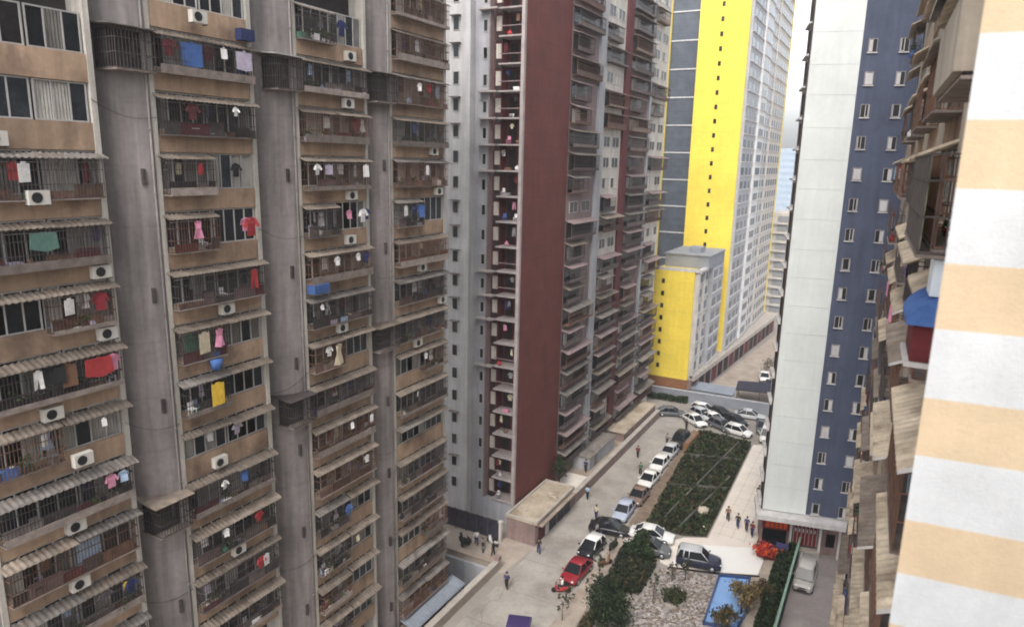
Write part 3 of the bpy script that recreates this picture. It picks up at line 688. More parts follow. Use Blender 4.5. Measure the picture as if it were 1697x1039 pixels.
MB(FR).box(14.1,15.6,.03,.92,zb-.82,zb-.16).build('cage_panel','cloth maroon' if 'cloth maroon' in MT else CLOTH('maroon'),RB)
MB(FR).box(14.05,15.65,.0,1.0,zb-.92,zb-.83).build('shelf','slab_white',RB)
cage(FR, RB, 15.9, 19.0, zb-1.6, zb-.05, .7, .14, 'rust')
MB(FR).box(15.9,19.0,.004,.74,zb-1.68,zb-1.62).build('shelf','shelf_board',RB)
aw = MB(FR); arcsheet(aw, 15.8, 19.3, -.02, .85, zb+.4, zb, step=.3, amp=.07); aw.build('awning','awning_tan',RB)
zc = ZR(3); dc = MB(FR); dc.add([(14,0,zc+.75),(19.2,0,zc+.75),(19.2,1.15,zc+.1),(14,1.15,zc+.1),(14,0,zc+.7),(19.2,0,zc+.7),(19.2,1.15,zc+.04),(14,1.15,zc+.04)],[(0,1,2,3),(4,7,6,5),(0,3,7,4),(1,5,6,2),(2,6,7,3),(0,4,5,1)])
dc.build('canopy', PAINT('canopy slate',(.06,.07,.11)), RB)
MB(FR).box(14.1,18.8,.2,.9,zc-1.62,zc-.35).build('cupboard','beige_dim',RB)
# striped wall of the camera's own wing
t = thing('striped_wall', 'out of focus wall painted in broad white and beige bands at the right edge', 'wall', (2,8,0))
FWL = lambda x, y, z: (.462+x*.995+y*.12, 8+x*.098+y*.99, z)
edges = [29.0,29.7,30.32,31.05,31.75,32.45,33.15,33.77,34.39,35.12,35.74,36.46,37.11,37.83,38.46,39.22,39.9,40.6,41.3,42]
wb = MB(FWL)
for i in range(len(edges)-1):
    wb.cm = i % 2; wb.box(0,4,0,1.6,edges[i],edges[i+1])
wb.cm = 0; wb.box(0,4,0,1.6,0,29); wb.box(0,4,0,1.6,42,60)
wb.build('wall_face', ['stucco_white','stucco_beige'], t)

# ------------------------------------------------------------------ red and grey tower
RX, RY = -31.7, 60.5
RT = thing('apartment_tower', 'dark red and pale grey apartment tower with stacked loggias facing the camera', 'apartment tower', (-36,80,0))
SZ = lambda k: 2.6+2.455*k
NK = 25
rt_ = MB()
rt_.box(-46,-35.4,63.2,105,0,66).box(-35.4,RX-1.2,63.2,105,0,66)
rt_.build('core','interior',RT)
MB().box(-46,-37.2,59.6,63.2,0,66).build('wall','plaster_pale',RT)
MB().box(-37.2,-35.4,60.6,63.2,0,66).build('side_wall','plaster_grey',RT)
MB().box(-35.4,RX-.35,60.55,62.25,0,SZ(0)-.15).build('base_wall','plaster_grey',RT)
rl_ = MB().box(-35.4,-34.55,61.1,63.19,SZ(0)-.15,66).box(-34.55,RX-1.2,62.3,63.19,SZ(0)-.15,66)
rl_.build('loggia_wall','red_dark',RT)
MB().box(RX-.35,RX-.02,60.15,60.52,0,66).build('white_pillar','rose_pale',RT)
MB().box(-35.5,-35.38,60.2,61.1,SZ(0),66).build('post','rose_wall',RT)
MB().box(RX-1.2,RX-.301,62.3,70.6,0,66).box(RX-.3,RX,60.52,70.6,0,66).build('red_wall','red_tile',RT)
for k in range(NK):
    z = SZ(k)
    if not seen((-34,60.3,z),40): continue
    wide = k in (6,8,9,10,14,15,16,20) or k in (17,)
    MB().box(-34.55,RX-.36,60.35,62.29,z-.10,z+.04).build('loggia_slab','rose_pale',RT)
    if wide: MB().box(-36.6,-34.56,59.9,60.59 if k%2 else 60.58,z-.12,z+.05).build('ledge','rose_pale',RT)
    if R() < .45: MB().box(-34.5,RX-.37,60.38,60.42,z+.82,z+.90).build('loggia_rail','rose_wall',RT)
    MB().box(-35.15,-34.62,60.95,61.09,z+.55,z+1.85).build('white_panel','cream_wall',RT)
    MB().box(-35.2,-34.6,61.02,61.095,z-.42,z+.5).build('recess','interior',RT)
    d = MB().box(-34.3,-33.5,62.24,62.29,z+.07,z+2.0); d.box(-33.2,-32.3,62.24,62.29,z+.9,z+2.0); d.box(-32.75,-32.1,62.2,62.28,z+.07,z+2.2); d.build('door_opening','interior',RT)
    f = window(lambda u,v,zz: (u,59.6-v,zz), RT, -39.1,-38.4,z+.62,z+1.85,.0,1,pc=0,po=0)
    if R() < .3: MB().box(-39.3,-38.2,59.1,59.59,z+1.9,z+1.97).build('hood','awning_grey',f)
    window(lambda u,v,zz: (u,60.6-v,zz), RT, -36.35,-35.85,z+.5,z+1.6,.0,1,pc=0,po=0)
LG = 'laundry and things in the red tower loggias'
for k in range(NK-2):
    z = SZ(k)
    if not seen((-33.3,61,z+1),0): continue
    rn = ORD[min(19,NK-4-k)] if NK-4-k>=0 else 'top'
    for _ in range(random.choice((0,1,1,2))):
        kd, c = random.choice(['shirt','shirt','towel','trousers']), random.choice(['white','grey','pink','navy','maroon','grey','cream','brown','black'])
        lab = f'{c} {kd} hanging in the red tower loggia, {rn} loggia from the top'
        if lab in LABELS: continue
        garment(lambda u,v,zz: (u,61.2-v,zz), U(-34.2,-32.6), U(.2,.5), z+1.9, kd, c, U(.5,.85), lab, LG)
    for _ in range(random.choice((0,1,2))):
        kd, c = random.choice(['box','bucket','stool','sack']), random.choice(['white','white','grey','blue','red','pink','brown'])
        lab = f'{c} {kd} standing in the red tower loggia, {rn} loggia from the top'
        if lab in LABELS: continue
        clutter(lambda u,v,zz: (u,61.2-v,zz), U(-34.1,-32.4), U(0,.6), z+.07, kd, c, lab, LG)
FT = lambda u, v, z: (RX+v, u, z)
SEG = [(70.62,78.2,'rose_wall'),(80.0,86.7,'cream_wall'),(88.7,96.6,'rose_dark'),(97.4,105,'cream_wall')]
for (p,q,mt_) in [(78.2,80.0,'plaster_grey'),(86.7,88.7,'red_dark'),(96.6,97.4,'plaster_grey')]:
    MB(FT).box(p,q,-1.19,.25,0,65.9).build('street_pier',mt_,RT)
pairs = 0
for si,(p,q,mt_) in enumerate(SEG):
    MB(FT).box(p,q,-1.19,-.02,0,65.8).build('street_wall',mt_,RT)
    for k in range(NK):
        z = SZ(k)-.4
        if not (seen(FT(p,.5,z+1.5),10) or seen(FT(q,.5,z+1.5),10)): continue
        r = R(); a, b = p+.25, q-.2
        caged = r < (.88 if mt_ != 'cream_wall' else .6) or k < 10
        if not caged:
            w_ = (b-a)
            for (c,d) in ((a+.1*w_,a+.42*w_),(a+.56*w_,a+.92*w_)): window(FT,RT,c,d,z+.75,z+2.0,-.02,2,pc=.2,po=0)
            continue
        if R() < .35: b = a+(b-a)*.62
        v1 = U(.55,.85); bw = MB(FT)
        bw.box(a,b,0,v1,z+.45,z+.52); 
        for s in (a,b-.06): bw.box(s,s+.06,v1-.06,v1,z+.52,z+2.1)
        n_ = int((b-a)/.42)
        for i in range(1,n_): bw.box(a+(b-a)*i/n_-.016,a+(b-a)*i/n_+.016,v1-.04,v1-.005,z+.52,z+2.1)
        for zz in (1.0,1.55,2.06): bw.box(a,b,v1-.045,v1+.003,z+zz,z+zz+.045)
        f = bw.build('bay_window','iron' if R()<.7 else 'rust',RT)
        MB(FT).box(a+.02,b-.02,.0,.08,z+.53,z+2.1).build('pane','glass_dark' if R()<.6 else 'interior',f)
        if R() < .5: MB(FT).box(a+.3,a+.3+(b-a)*U(.2,.5),.1,.13,z+.6,z+2.0).build('curtain','curtain',f)
        MB(FT).box(a+.02,b-.02,v1-.10,v1-.05,z+.53,z+U(.7,1.15)).build('lower_panel',random.choice(['rose_dark','shelf_board','rose_wall','iron']),f)
        aw = MB(FT); vo = v1+U(.15,.45); dz = U(.15,.3)
        aw.add([(a-.1,0,z+2.2+dz),(b+.1,0,z+2.2+dz),(b+.1,vo,z+2.14),(a-.1,vo,z+2.14),(a-.1,0,z+2.14+dz),(b+.1,0,z+2.14+dz),(b+.1,vo,z+2.07),(a-.1,vo,z+2.07)],[(0,1,2,3),(4,7,6,5),(0,3,7,4),(1,5,6,2),(2,6,7,3),(0,4,5,1)])
        aw.build('hood', random.choice(['rose_wall','awning_grey','rose_wall','awning_sheet']), f)

# podium kiosk, low terrace, fences and the sunken yard
t = thing('kiosk', 'flat roofed single storey shop with a dusty tan roof in front of the red tower', 'shop', (-29.6,62.6,0))
pd = MB().box(-31.35,-28.1,58.1,67.3,0,2.35); pd.build('wall','podium_wall',t)
MB().box(-31.45,-27.85,58.0,67.4,2.36,2.55).build('roof_slab','roof_dusty',t)
pr = MB()
for a_ in ((-31.45,-27.85,58.0,58.22),(-31.45,-27.85,67.18,67.4),(-31.45,-31.23,58.22,67.18),(-28.07,-27.85,58.22,67.18)): pr.box(*a_,2.555,2.72)
pr.build('parapet','kerb',t)
MB().box(-28.09,-27.5,58.6,67.0,2.0,2.16).build('sign_ledge','terrace',t)
for i,(a_,b_) in enumerate([(58.9,60.4),(61.5,63.2),(63.5,65.0),(65.2,66.8)]):
    o = MB().box(-28.1,-28.06,a_,b_,.08,1.9).build('shutter','fence_navy' if i else 'red_dark',t)
MB().box(-28.09,-28.04,60.5,61.3,.06,1.95).build('door','slab_white',t)
rj = MB()
for i in range(9): 
    x,y = U(-31,-28.5),U(58.6,66.8); rj.box(x,x+U(.1,.4),y,y+U(.1,.3),2.556,2.556+U(.04,.18))
rj.build('rubble','rock',t)
t = thing('terrace_wall', 'long low terrace with a tan parapet running along the foot of the red tower', 'terrace', (-30,83,0))
MB().box(-31.6,-28.5,67.45,100.5,0,.95).build('terrace_floor','terrace',t)
MB().box(-28.5,-28.2,67.45,100.5,0,1.15).build('face','podium_wall',t)
MB().box(-28.72,-28.12,67.45,100.5,1.16,1.3).build('coping','kerb',t)
MB().box(-31.5,-28.8,69.0,73.8,.955,.99).build('paved_patch','plaza',t)
t = thing('outbuilding', 'small grey lean to against the red tower on the terrace', 'shed', (-30.6,80,0.95))
MB().box(-31.66,-29.4,75.5,84,.96,2.6).build('wall','plaster_grey',t); MB().box(-31.68,-29.2,75.3,84.2,2.61,2.72).build('roof','awning_grey',t)
MB().box(-29.39,-29.36,77,78,1.0,2.4).build('door','shelf_board',t)
t = thing('outbuilding', 'low flat roofed shed at the far end of the terrace with a dusty top', 'shed', (-30.4,94,0.95))
MB().box(-31.66,-28.9,86.5,100.4,.96,2.1).build('wall','podium_wall',t); MB().box(-31.68,-28.75,86.3,100.5,2.11,2.24).build('roof','roof_dusty',t)
t = thing('fence', 'dark navy sheet fence between the tan block and the kiosk', 'fence', (-34,57.2,0))
MB().box(-41,-31.6,57.15,57.2,.15,2.2).build('panel','fence_navy',t)
fp = MB()
for i in range(8): fp.box(-41+i*1.33,-40.92+i*1.33,57.05,57.14,0,2.35)
fp.box(-41,-31.6,57.0,57.05,2.2,2.3); fp.build('frame','iron',t)
tag(MB().box(-31.58,-31.30,56.85,57.15,0,2.2).box(-31.64,-31.24,56.79,57.21,2.2,2.34).build('gate_post','cream_wall'), 'pale gate post at the kiosk end of the navy fence', 'post')
t = thing('retaining_wall', 'tan retaining wall with a parapet around the sunken yard', 'wall', (-29.1,48,0))
MB().box(-29.6,-29.2,20,52.5,-4,.0).build('inner_face','plaster_grey',t)
MB().box(-40,-29.6,52.2,52.52,-4,-.01).build('end_face','plaster_grey',t)
MB().box(-29.55,-29.1,20,52.9,.01,.85).build('parapet','pavement',t)
MB().box(-29.62,-29.03,20,52.96,.86,.98).build('coping','kerb',t)
MB().box(-40,-29.56,52.5,52.9,.012,.55).build('end_parapet','pavement',t)
MB().box(-40,-29.63,52.42,52.98,.56,.68).build('end_coping','terrace',t)
MB().box(-29.56,-29.06,52.4,52.94,.99,1.35).build('corner_post','podium_wall',t)
t = thing('shed_roof', 'blue grey corrugated roof over the sunken yard beside the tan block', 'shed roof', (-30.7,45,-4))
sr = MB(lambda u,v,z: (-31.5+v,u,z)); arcsheet(sr,40.5,48.2,0,1.45,1.25,.75,.3,.03); sr.build('sheet','blue_sheet',t)
sp_ = MB()
for y in (41,44.5,48): sp_.box(-30.2,-30.1,y-.05,y+.05,-4,.72)
sp_.box(-30.22,-30.08,40.6,48.15,.60,.70); sp_.build('frame','iron',t)

# ------------------------------------------------------------------ yellow towers
def slit(x, y, z, par, w_=.5, h=.75):
    MB().box(x-w_/2,x+w_/2,y-.03,y+.02,z,z+h).build('slit_window','glass_dark',par)
def gridface(name, X, y0, y1, z0, z1, zs, mt_, par, n, wmat='glass_blue', sill='slab_white', off=0.0, wp=1.3, n_far=False):
    MB().box(X-1,X+off,y0,y1,z0,z1).build(name,mt_,par)
    far = MB() if n_far else None; z = z0+.8
    while z < z1-1.5:
        if not seen((X,y0,z+1),30) and not seen((X,y1,z),30): z += zs; continue
        for i in range(n):
            a = y0+(y1-y0)*(i+.5)/n; h = (y1-y0)/n*.34
            if far: far.cm = 0; far.box(X+off-.02,X+off+.03,a-h,a+h,z,z+wp)
            else: MB().box(X+off-.02,X+off+.03,a-h,a+h,z,z+wp).build('window',wmat,par)
        if far: far.cm = 1; far.box(X+off,X+off+.22,y0+.15,y1-.15,z-.22,z-.08)
        else: MB().box(X+off,X+off+.22,y0+.15,y1-.15,z-.22,z-.08).build('sill',sill,par)
        z += zs
    return far
YL = thing('apartment_building', 'low bright yellow building with a brown tiled base', 'apartment building', (-30,117,0))
MB().box(-33.7,-27.0,111,127,3.4,21.2).build('wall','yellow_paint',YL)
MB().box(-33.72,-26.95,110.95,127,0,3.39).build('base','brown_tile',YL)
for i in range(8): slit(-32.0, 111, 4.9+i*2.02, YL)
gridface('side_wall',-26.6,111.35,119,3.8,21.2,2.45,'cream_wall',YL,2)
MB().box(-26.6,-26.2,114.7,115.2,3.8,21.2).box(-26.6,-26.2,111.2,111.7,3.8,21.2).build('pilaster','slab_white',YL)
gridface('side_wall',-25.9,119.01,126.9,3.8,21.1,2.45,'plaster_grey',YL,2)
MB().box(-33.2,-25.9,115.5,126.8,21.21,23.3).build('roof_house','roof_grey',YL)
MB().box(-33.4,-25.7,115.3,127,23.31,23.5).build('roof_slab','roof_grey',YL)
MB().box(-30,-28,118,121,23.51,24.4).build('roof_tank','roof_grey',YL)
MB().box(-33.7,-25.9,111,111.2,21.21,21.7).box(-26.8,-26.0,111.2,119,21.21,21.55).build('parapet','slab_white',YL)
YT = thing('apartment_tower', 'tall bright yellow tower with a dark glazed strip rising behind the low yellow building', 'apartment tower', (-32,150,0))
MB().box(-34.2,-25.7,130,172.5,0,84).build('wall','yellow_paint',YT)
MB().box(-39.2,-34.2,130.6,176,0,84).build('glass_core','glass_strip',YT)
for (a_,b_) in ((-39.75,-39.2),(-41.6,-40.6)): MB().box(a_,b_,130.0,176,0,84).build('yellow_strip','yellow_paint',YT)
for i in range(34):
    z = 20.5+i*2.42
    if not seen((-30,130,z)): continue
    if 21.5 < z < 83: slit(-30.25,130,z+.35,YT,.5,.8)
    if i % 2 == 0:
        MB().box(-39.19,-34.21,130.45,130.59,z,z+.22).build('transom','plaster_pale',YT)
        MB().box(-40.6,-39.76,130.2,130.5,z-.3,z-.1).build('ledge','yellow_paint',YT)
farw = MB()
for (a_,b_,mt_,nn,off) in [(130.4,141.5,'plaster_grey',3,.0),(141.5,148.5,'tower_white',1,.35),(148.5,156,'plaster_pale',2,.05),(156,171,'tower_beige',5,.3)]:
    fw_ = gridface('side_wall',-25.2,a_,b_,4,84,2.42,mt_,YT,nn,off=off,n_far=a_>131)
    if fw_:
        o = len(farw.v); farw.v += fw_.v; farw.f += [tuple(q+o for q in f) for f in fw_.f]; farw.m += fw_.m; farw.sm += fw_.sm
o = farw.build('far_windows',['glass_blue','slab_white'],YT); o['kind'] = 'stuff'
MB().box(-26.2,-24.88,171.05,172.6,4,84).build('yellow_corner','yellow_paint',YT)
t = thing('shop_row', 'long single storey shop row with a pale fascia at the foot of the yellow towers', 'shops', (-24.6,140,0))
SH = lambda u,v,z: (-26.5+.068*(u-111)+v,u,z)
MB(SH).box(111.3,172,-1,.0,0,3.4).build('wall','podium_wall',t)
MB(SH).box(111.2,172.2,-2.2,.7,3.41,4.2).build('fascia','kerb',t)
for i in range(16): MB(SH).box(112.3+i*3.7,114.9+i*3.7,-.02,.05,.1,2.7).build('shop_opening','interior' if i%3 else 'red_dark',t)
# far buildings
t = thing('apartment_building', 'far grey beige flats with rows of dark balconies beyond the yellow tower', 'apartment building', (-24.5,196,0))
MB().box(-28,-20.6,192,206,0,26.3).build('wall','tower_beige',t)
for i in range(11): MB().box(-26.6,-21.2,191.7,191.99,.8+i*2.35,2.05+i*2.35).build('balcony_row','roof_grey',t)  # balcony rows in lighter grey, distance haze put into the colour
for i in range(10): MB().box(-28.2,-20.4,191.2,191.98,2.3+i*2.35,2.75+i*2.35).build('balcony_slab','slab_white',t)
t = thing('apartment_building', 'hazy blue grey tower block in the far distance', 'apartment building', (-42,330,0))
MB().box(-47.5,-33,330,345,0,45.5).build('wall','haze_blue',t)
fb = MB()
for i in range(16): fb.box(-47,-33.5,329.9,329.99,2+i*2.7,3.2+i*2.7)
K('hazed_glass', (.30,.385,.48), .6, .1, 1); fb.build('window_rows','hazed_glass',t)  # window rows paled towards the wall tone, haze put into the colour
hb = MB(); prof = [(-900,0),(-700,20),(-420,34),(-200,26),(-60,30),(120,40),(400,22),(800,0)]
hb.add([(x,1050,z) for x,z in prof]+[(x,1350,z*.3) for x,z in prof],[(i,i+1,len(prof)+i+1,len(prof)+i) for i in range(len(prof)-1)]); struct('hills', hb, 'haze_blue')

# ------------------------------------------------------------------ white and navy tower
BA = math.radians(12.4); BT = (math.cos(BA),math.sin(BA)); BNn = (math.sin(BA),-math.cos(BA)); BP = (-7.91,69.44)
FB = lambda u, v, z: (BP[0]+BT[0]*u+BNn[0]*v, BP[1]+BT[1]*u+BNn[1]*v, z)
BB = thing('apartment_tower', 'white and navy blue tower with small casement windows above a red shop front', 'apartment tower', (*FB(4,-8,0)[:2],0))
MB(FB).box(-.42,13,-4.2,-.06,4.4,75).box(5,13,-18,-4.21,4.4,75).build('core','tower_white',BB)
MB(FB).box(3.63,13,-.055,.0,4.5,75).build('navy_face','navy_wall',BB)
z = 4.45; zl = [7.0,9.3,11.71,14.33,17.22,19.94,22.6,25.23,27.93,30.53,33.3,36.02,38.6,41.38,44.17,46.7,49.39,52.1]
prev = 4.42
for zz in zl:
    MB(FB).box(-.4,3.6,-.05,.02,prev+.01,zz-.01).build('cladding_panel','panel_white',BB); prev = zz
MB(FB).box(-.4,3.6,-.05,.02,prev+.02,75).build('cladding_panel','panel_white',BB)
for i in range(17):
    z = 5.27+2.687*i-.62
    for c,uu in enumerate((4.45,6.9,9.4)):
        if not seen(FB(uu,0,z+.5),10) or uu > 9: continue
        hw, h = .36, 1.12
        fr = MB(FB).box(uu-hw,uu+hw,.003,.05,z,z+.04).box(uu-hw,uu-hw+.04,.003,.05,z+.04,z+h).box(uu+hw-.04,uu+hw,.003,.05,z+.04,z+h).box(uu-hw+.04,uu+hw-.04,.003,.05,z+h-.04,z+h)
        f = fr.build('window','rose_pale',BB)
        MB(FB).quad((uu-hw+.05,.012,z+.05),(uu+hw-.05,.012,z+.05),(uu+hw-.05,.012,z+h-.05),(uu-hw+.05,.012,z+h-.05)).build('opening','black_trim',f)
        MB(FB).box(uu-hw-.06,uu+hw+.06,.003,.13,z-.07,z-.005).build('sill','slab_white',f)
        s = random.choice((0,1)); a_ = uu-hw+.07 if s else uu+.0; b_ = a_+hw-.07
        if (i+c) % 3 == 0: a_, b_ = uu-hw+.07, uu+hw-.07
        sh = MB(FB).box(a_,a_+.05,.05,.085,z+.07,z+h-.07).box(b_-.05,b_,.05,.085,z+.07,z+h-.07).box(a_+.05,b_-.05,.05,.085,z+.07,z+.12)
        sh.build('sash','slab_white',f)
        if R() < (.75 if i > 9 else .25): MB(FB).box(a_+.05,b_-.05,.04,.06,z+.13,z+h-.1).build('pane','plaster_pale',f)
# side of the tower towards the plaza: dark windows and projecting ledges
FS = lambda u, v, z: FB(-.42-v,-u,z)
for i in range(18):
    z = 4.6+2.687*i
    if z > 54: break
    MB(FS).box(.9,3.3,.002,.03,z+.35,z+2.3).build('side_window','interior',BB)
    MB(FS).box(.3,3.9,.003,.32,z-.1,z+.06).build('ledge','slab_white',BB)
MB(FS).box(.02,.35,.002,.12,4.4,75).build('drain_strip','iron',BB)
# shop front at the base
MB(FB).box(-.3,13,-4.2,-.9,0,3.8).box(5,13,-18,-4.21,0,3.8).build('shop_wall','podium_wall',BB)
MB(FB).box(-1.0,13,-3,1.3,3.85,4.35).build('canopy','slab_white',BB)
MB(FB).box(-.25,2.35,-.89,-.2,2.3,3.4).build('fascia','dark_red',BB)
MB(FB).box(-.1,2.2,-.89,-.75,.0,2.29).build('shop_glass','glass_dark',BB)
sg = MB(FB)
for i in range(5): sg.box(.1+i*.42,.4+i*.42,-.195,-.15,2.5,3.2)
sg.build('fascia_letters','orange_red',BB)
MB(FB).box(2.75,5.0,-.89,-.5,.9,3.3).build('red_glazing','dark_red',BB)
gz = MB(FB)
for i in range(7): gz.box(2.78+i*.36,2.82+i*.36,-.495,-.46,.95,3.2)
for i in range(6): gz.box(2.9+i*.36,3.02+i*.36,-.495,-.455,2.3,2.65)
gz.build('glazing_bars','slab_white',BB)
MB(FB).box(2.7,5.3,-.88,.1,.02,.55).build('step','kerb',BB)
for uu in (2.5,5.25,7.0): MB(FB).box(uu-.1,uu+.1,-.45,-.2,0,3.84).build('column','slab_white',BB)
MB(FB).box(5.9,6.7,-.89,-.82,.9,2.3).build('shop_window','glass_dark',BB)
# red banners and flower stand at the shop corner
t = thing('flower_stand', 'bright red and orange festive flower stand at the plaza corner before the shop', 'flower stand', (-7.2,67.9,.12))
MB().box(-8.2,-5.7,67.6,68.3,.13,.6).build('table','dark_red',t)
f_ = foliage('red_flowers', 900, lambda: (random.gauss(-7.5,.42),random.gauss(67.7,.35),.65+abs(random.gauss(0,.42))), ['orange_red',CLOTH('red'),'dark_red'], t, (.08,.2))
foliage('orange_flowers', 350, lambda: (random.gauss(-6.0,.3),random.gauss(68.2,.3),.45+abs(random.gauss(0,.3))), ['orange_red','leaf_yellow','leaf_mid'], t, (.08,.18))
MB().box(-6.6,-5.5,68.7,68.9,.12,1.5).build('blue_board',PAINT('board blue',(.07,.07,.2)),t)
rr = MB()
for x_ in (-8.3,-5.6): rr.tube((x_,68.1,.1),(x_,68.1,1.5),.035,6)
rr.tube((-8.3,68.1,1.5),(-5.6,68.1,1.5),.035,6); rr.build('frame','iron',t)

# ------------------------------------------------------------------ vehicles
def sec(x, hw, z0, z1, r=.1):
    return [(x,-hw,z0+r),(x,-hw+r*.6,z0),(x,hw-r*.6,z0),(x,hw,z0+r),(x,hw,z1-r*1.6),(x,hw-r,z1-.02),(x,hw*.4,z1),(x,-hw*.4,z1),(x,-hw+r,z1-.02),(x,-hw,z1-r*1.6)]
def car(label, kind, colname, rgb, x, y, heading, z=0.01, group='parked cars', L=None, roof=None):
    p = {'sedan':(4.5,.87,.86,1.43),'hatch':(3.9,.84,.92,1.5),'suv':(4.5,.92,1.08,1.78),'van':(4.4,.86,1.1,1.9)}[kind]
    L, hw, zb, zr = p[0] if L is None else L, p[1], p[2], p[3]
    t = thing('parked_car' if kind != 'van' else 'parked_van', label, 'car' if kind != 'van' else 'van', (x,y,z), heading, group)
    pm_ = PAINT(colname, rgb); h = L/2
    zh = zb*.94                                        # bonnet height
    b = MB(); b.loft([sec(-h,hw*.82,.34,zb*.86,.08),sec(-h+.1,hw*.95,.26,zb*.97),sec(-h*.55,hw,.22,zb),sec(0,hw,.22,zb),sec(h*.42,hw,.22,zb*.99),sec(h*.8,hw*.97,.24,zh*.93),sec(h-.1,hw*.9,.28,zh*.82),sec(h,hw*.78,.34,zh*.7,.08)])
    b.build('body', pm_, t, True)
    if kind == 'sedan': st_ = [(-h*.78,.02),(-h*.42,1),(h*.12,1),(h*.52,.02)]
    elif kind == 'hatch': st_ = [(-h*.97,.05),(-h*.78,1),(h*.12,1),(h*.5,.02)]
    elif kind == 'suv': st_ = [(-h*.97,.05),(-h*.86,1),(h*.1,1),(h*.42,.02)]
    else: st_ = [(-h*.98,.05),(-h*.92,1),(h*.35,1),(h*.66,.02)]
    def cs(x_, f, ins=0):
        zt = zb-.03+(zr-zb)*f; w1 = hw*.93; w2 = hw*(.93-.18*f)
        return [(x_,-w1,zb-.05),(x_,w1,zb-.05),(x_,w2,zt-.03),(x_,w2-.08,zt),(x_,-w2+.08,zt),(x_,-w2,zt-.03)]
    MB().loft([cs(*q) for q in st_], False).build('glasshouse','car_glass',t,True)
    rf = MB(); wr = hw*.76
    xa, xb = st_[1][0]-.02, st_[2][0]+.04
    rsec = lambda x_, k: [(x_,-wr*k,zr-.10),(x_,wr*k,zr-.10),(x_,wr*k,zr-.01),(x_,wr*.7*k,zr+.035),(x_,-wr*.7*k,zr+.035),(x_,-wr*k,zr-.01)]
    rf.loft([rsec(xa,.96),rsec((xa+xb)/2,1.03),rsec(xb,.98)])
    for s in (-1,1):                                  # pillars
        rf.tube((st_[2][0],s*wr*.97,zr-.03),(st_[3][0]+.02,s*hw*.9,zb),.045,5); rf.tube((st_[1][0],s*wr*.97,zr-.03),(st_[0][0]-.02,s*hw*.9,zb),.06,5)
        xm = (xa+xb)/2-.1; rf.tube((xm,s*(wr+.015),zr-.04),(xm-.04,s*hw*.95,zb),.045,5)
        if kind in ('van','suv'): rf.tube((xa+.45,s*(wr+.015),zr-.04),(xa+.4,s*hw*.95,zb),.07,5)
    rf.build('roof', PAINT(*roof) if roof else pm_, t, True)
    for s in (-1,1):
        for xx in (-h*.62,h*.62):
            wl = MB().tube((xx,s*(hw-.2),.31),(xx,s*(hw+.015),.31),.31,14); wo = wl.build('wheel','tyre',t,True)
            MB().tube((xx,s*(hw+.016),.31),(xx,s*(hw+.03),.31),.2,10).build('rim','rim',wo,True)
        MB().ball((h-.08,s*hw*.66,zh*.74),.13,7,4,.6).build('headlight','lamp_glass',t,True)
        MB().box(-h-.005,-h+.08,s*hw*.66-.13,s*hw*.66+.13,zb*.7,zb*.84).build('tail_light','tail_red',t,True)
        MB().box(h*.42,h*.42+.12,s*(hw+.02),s*(hw+.17),zb+.02,zb+.14).build('mirror',pm_,t,True)
    MB().box(h-.03,h+.02,-hw*.45,hw*.45,.36,.5).box(-h-.02,-h+.05,-hw*.5,hw*.5,.36,.52).box(h-.06,h+.012,-hw*.35,hw*.35,zh*.55,zh*.66).build('bumper_trim','black_trim',t,True)
    return t
WH, BK, SV, GY = ('car white',(.78,.78,.76)), ('car black',(.015,.016,.022)), ('car silver',(.50,.51,.53)), ('car grey',(.12,.13,.14))
D = math.radians
car('white sedan parked crosswise at the head of the garden bed','sedan',*WH,-18.2,65.35,D(8),.13)
car('black saloon parked crosswise left of the white sedan','sedan',*BK,-22.5,64.5,D(10),.02,L=4.3)
car('dark grey car tucked behind the small hedge tree, nose to the right','hatch',*GY,-17.5,62.8,D(6),.13)
car('dark navy jeep with a silver roof parked on the white paving','suv','car navy',(.022,.026,.05),-12.8,62.95,D(10),.13,roof=SV,L=4.2)
car('red hatchback parked along the street with its bonnet towards the camera','sedan','car red',(.27,.02,.03),-22.4,55.5,D(-93),.012,L=4.2)
car('white roofed black small car parked right behind the red one','hatch',*BK,-22.75,60.0,D(-95),.012,roof=WH,L=3.5)
car('silver blue car in the kerb row facing the camera, nearest the black saloon','hatch','car iceblue',(.42,.47,.58),-22.5,68.7,D(-88),.012)
car('bronze tan car between the silver blue car and white cars','sedan','car bronze',(.22,.15,.12),-22.3,73.2,D(-90),.012,L=4.2)
car('white car with a dark windscreen in the middle of the kerb row','sedan',*WH,-22.6,78.0,D(-91),.012)
car('second white car further up the kerb row','hatch',*WH,-22.8,82.9,D(-91),.012)
car('grey car parked beyond the two white kerbside cars','hatch',*SV,-22.8,87.3,D(-92),.012,L=3.7)
car('black car at the far end of the kerb row near the planter','suv',*BK,-22.6,91.6,D(-94),.012,L=4.1)
LOT = 'cars crowded in the far car park'
car('long dark grey car parked beside the end of the low terrace','sedan',*GY,-27.0,102.6,D(22),.012,LOT)
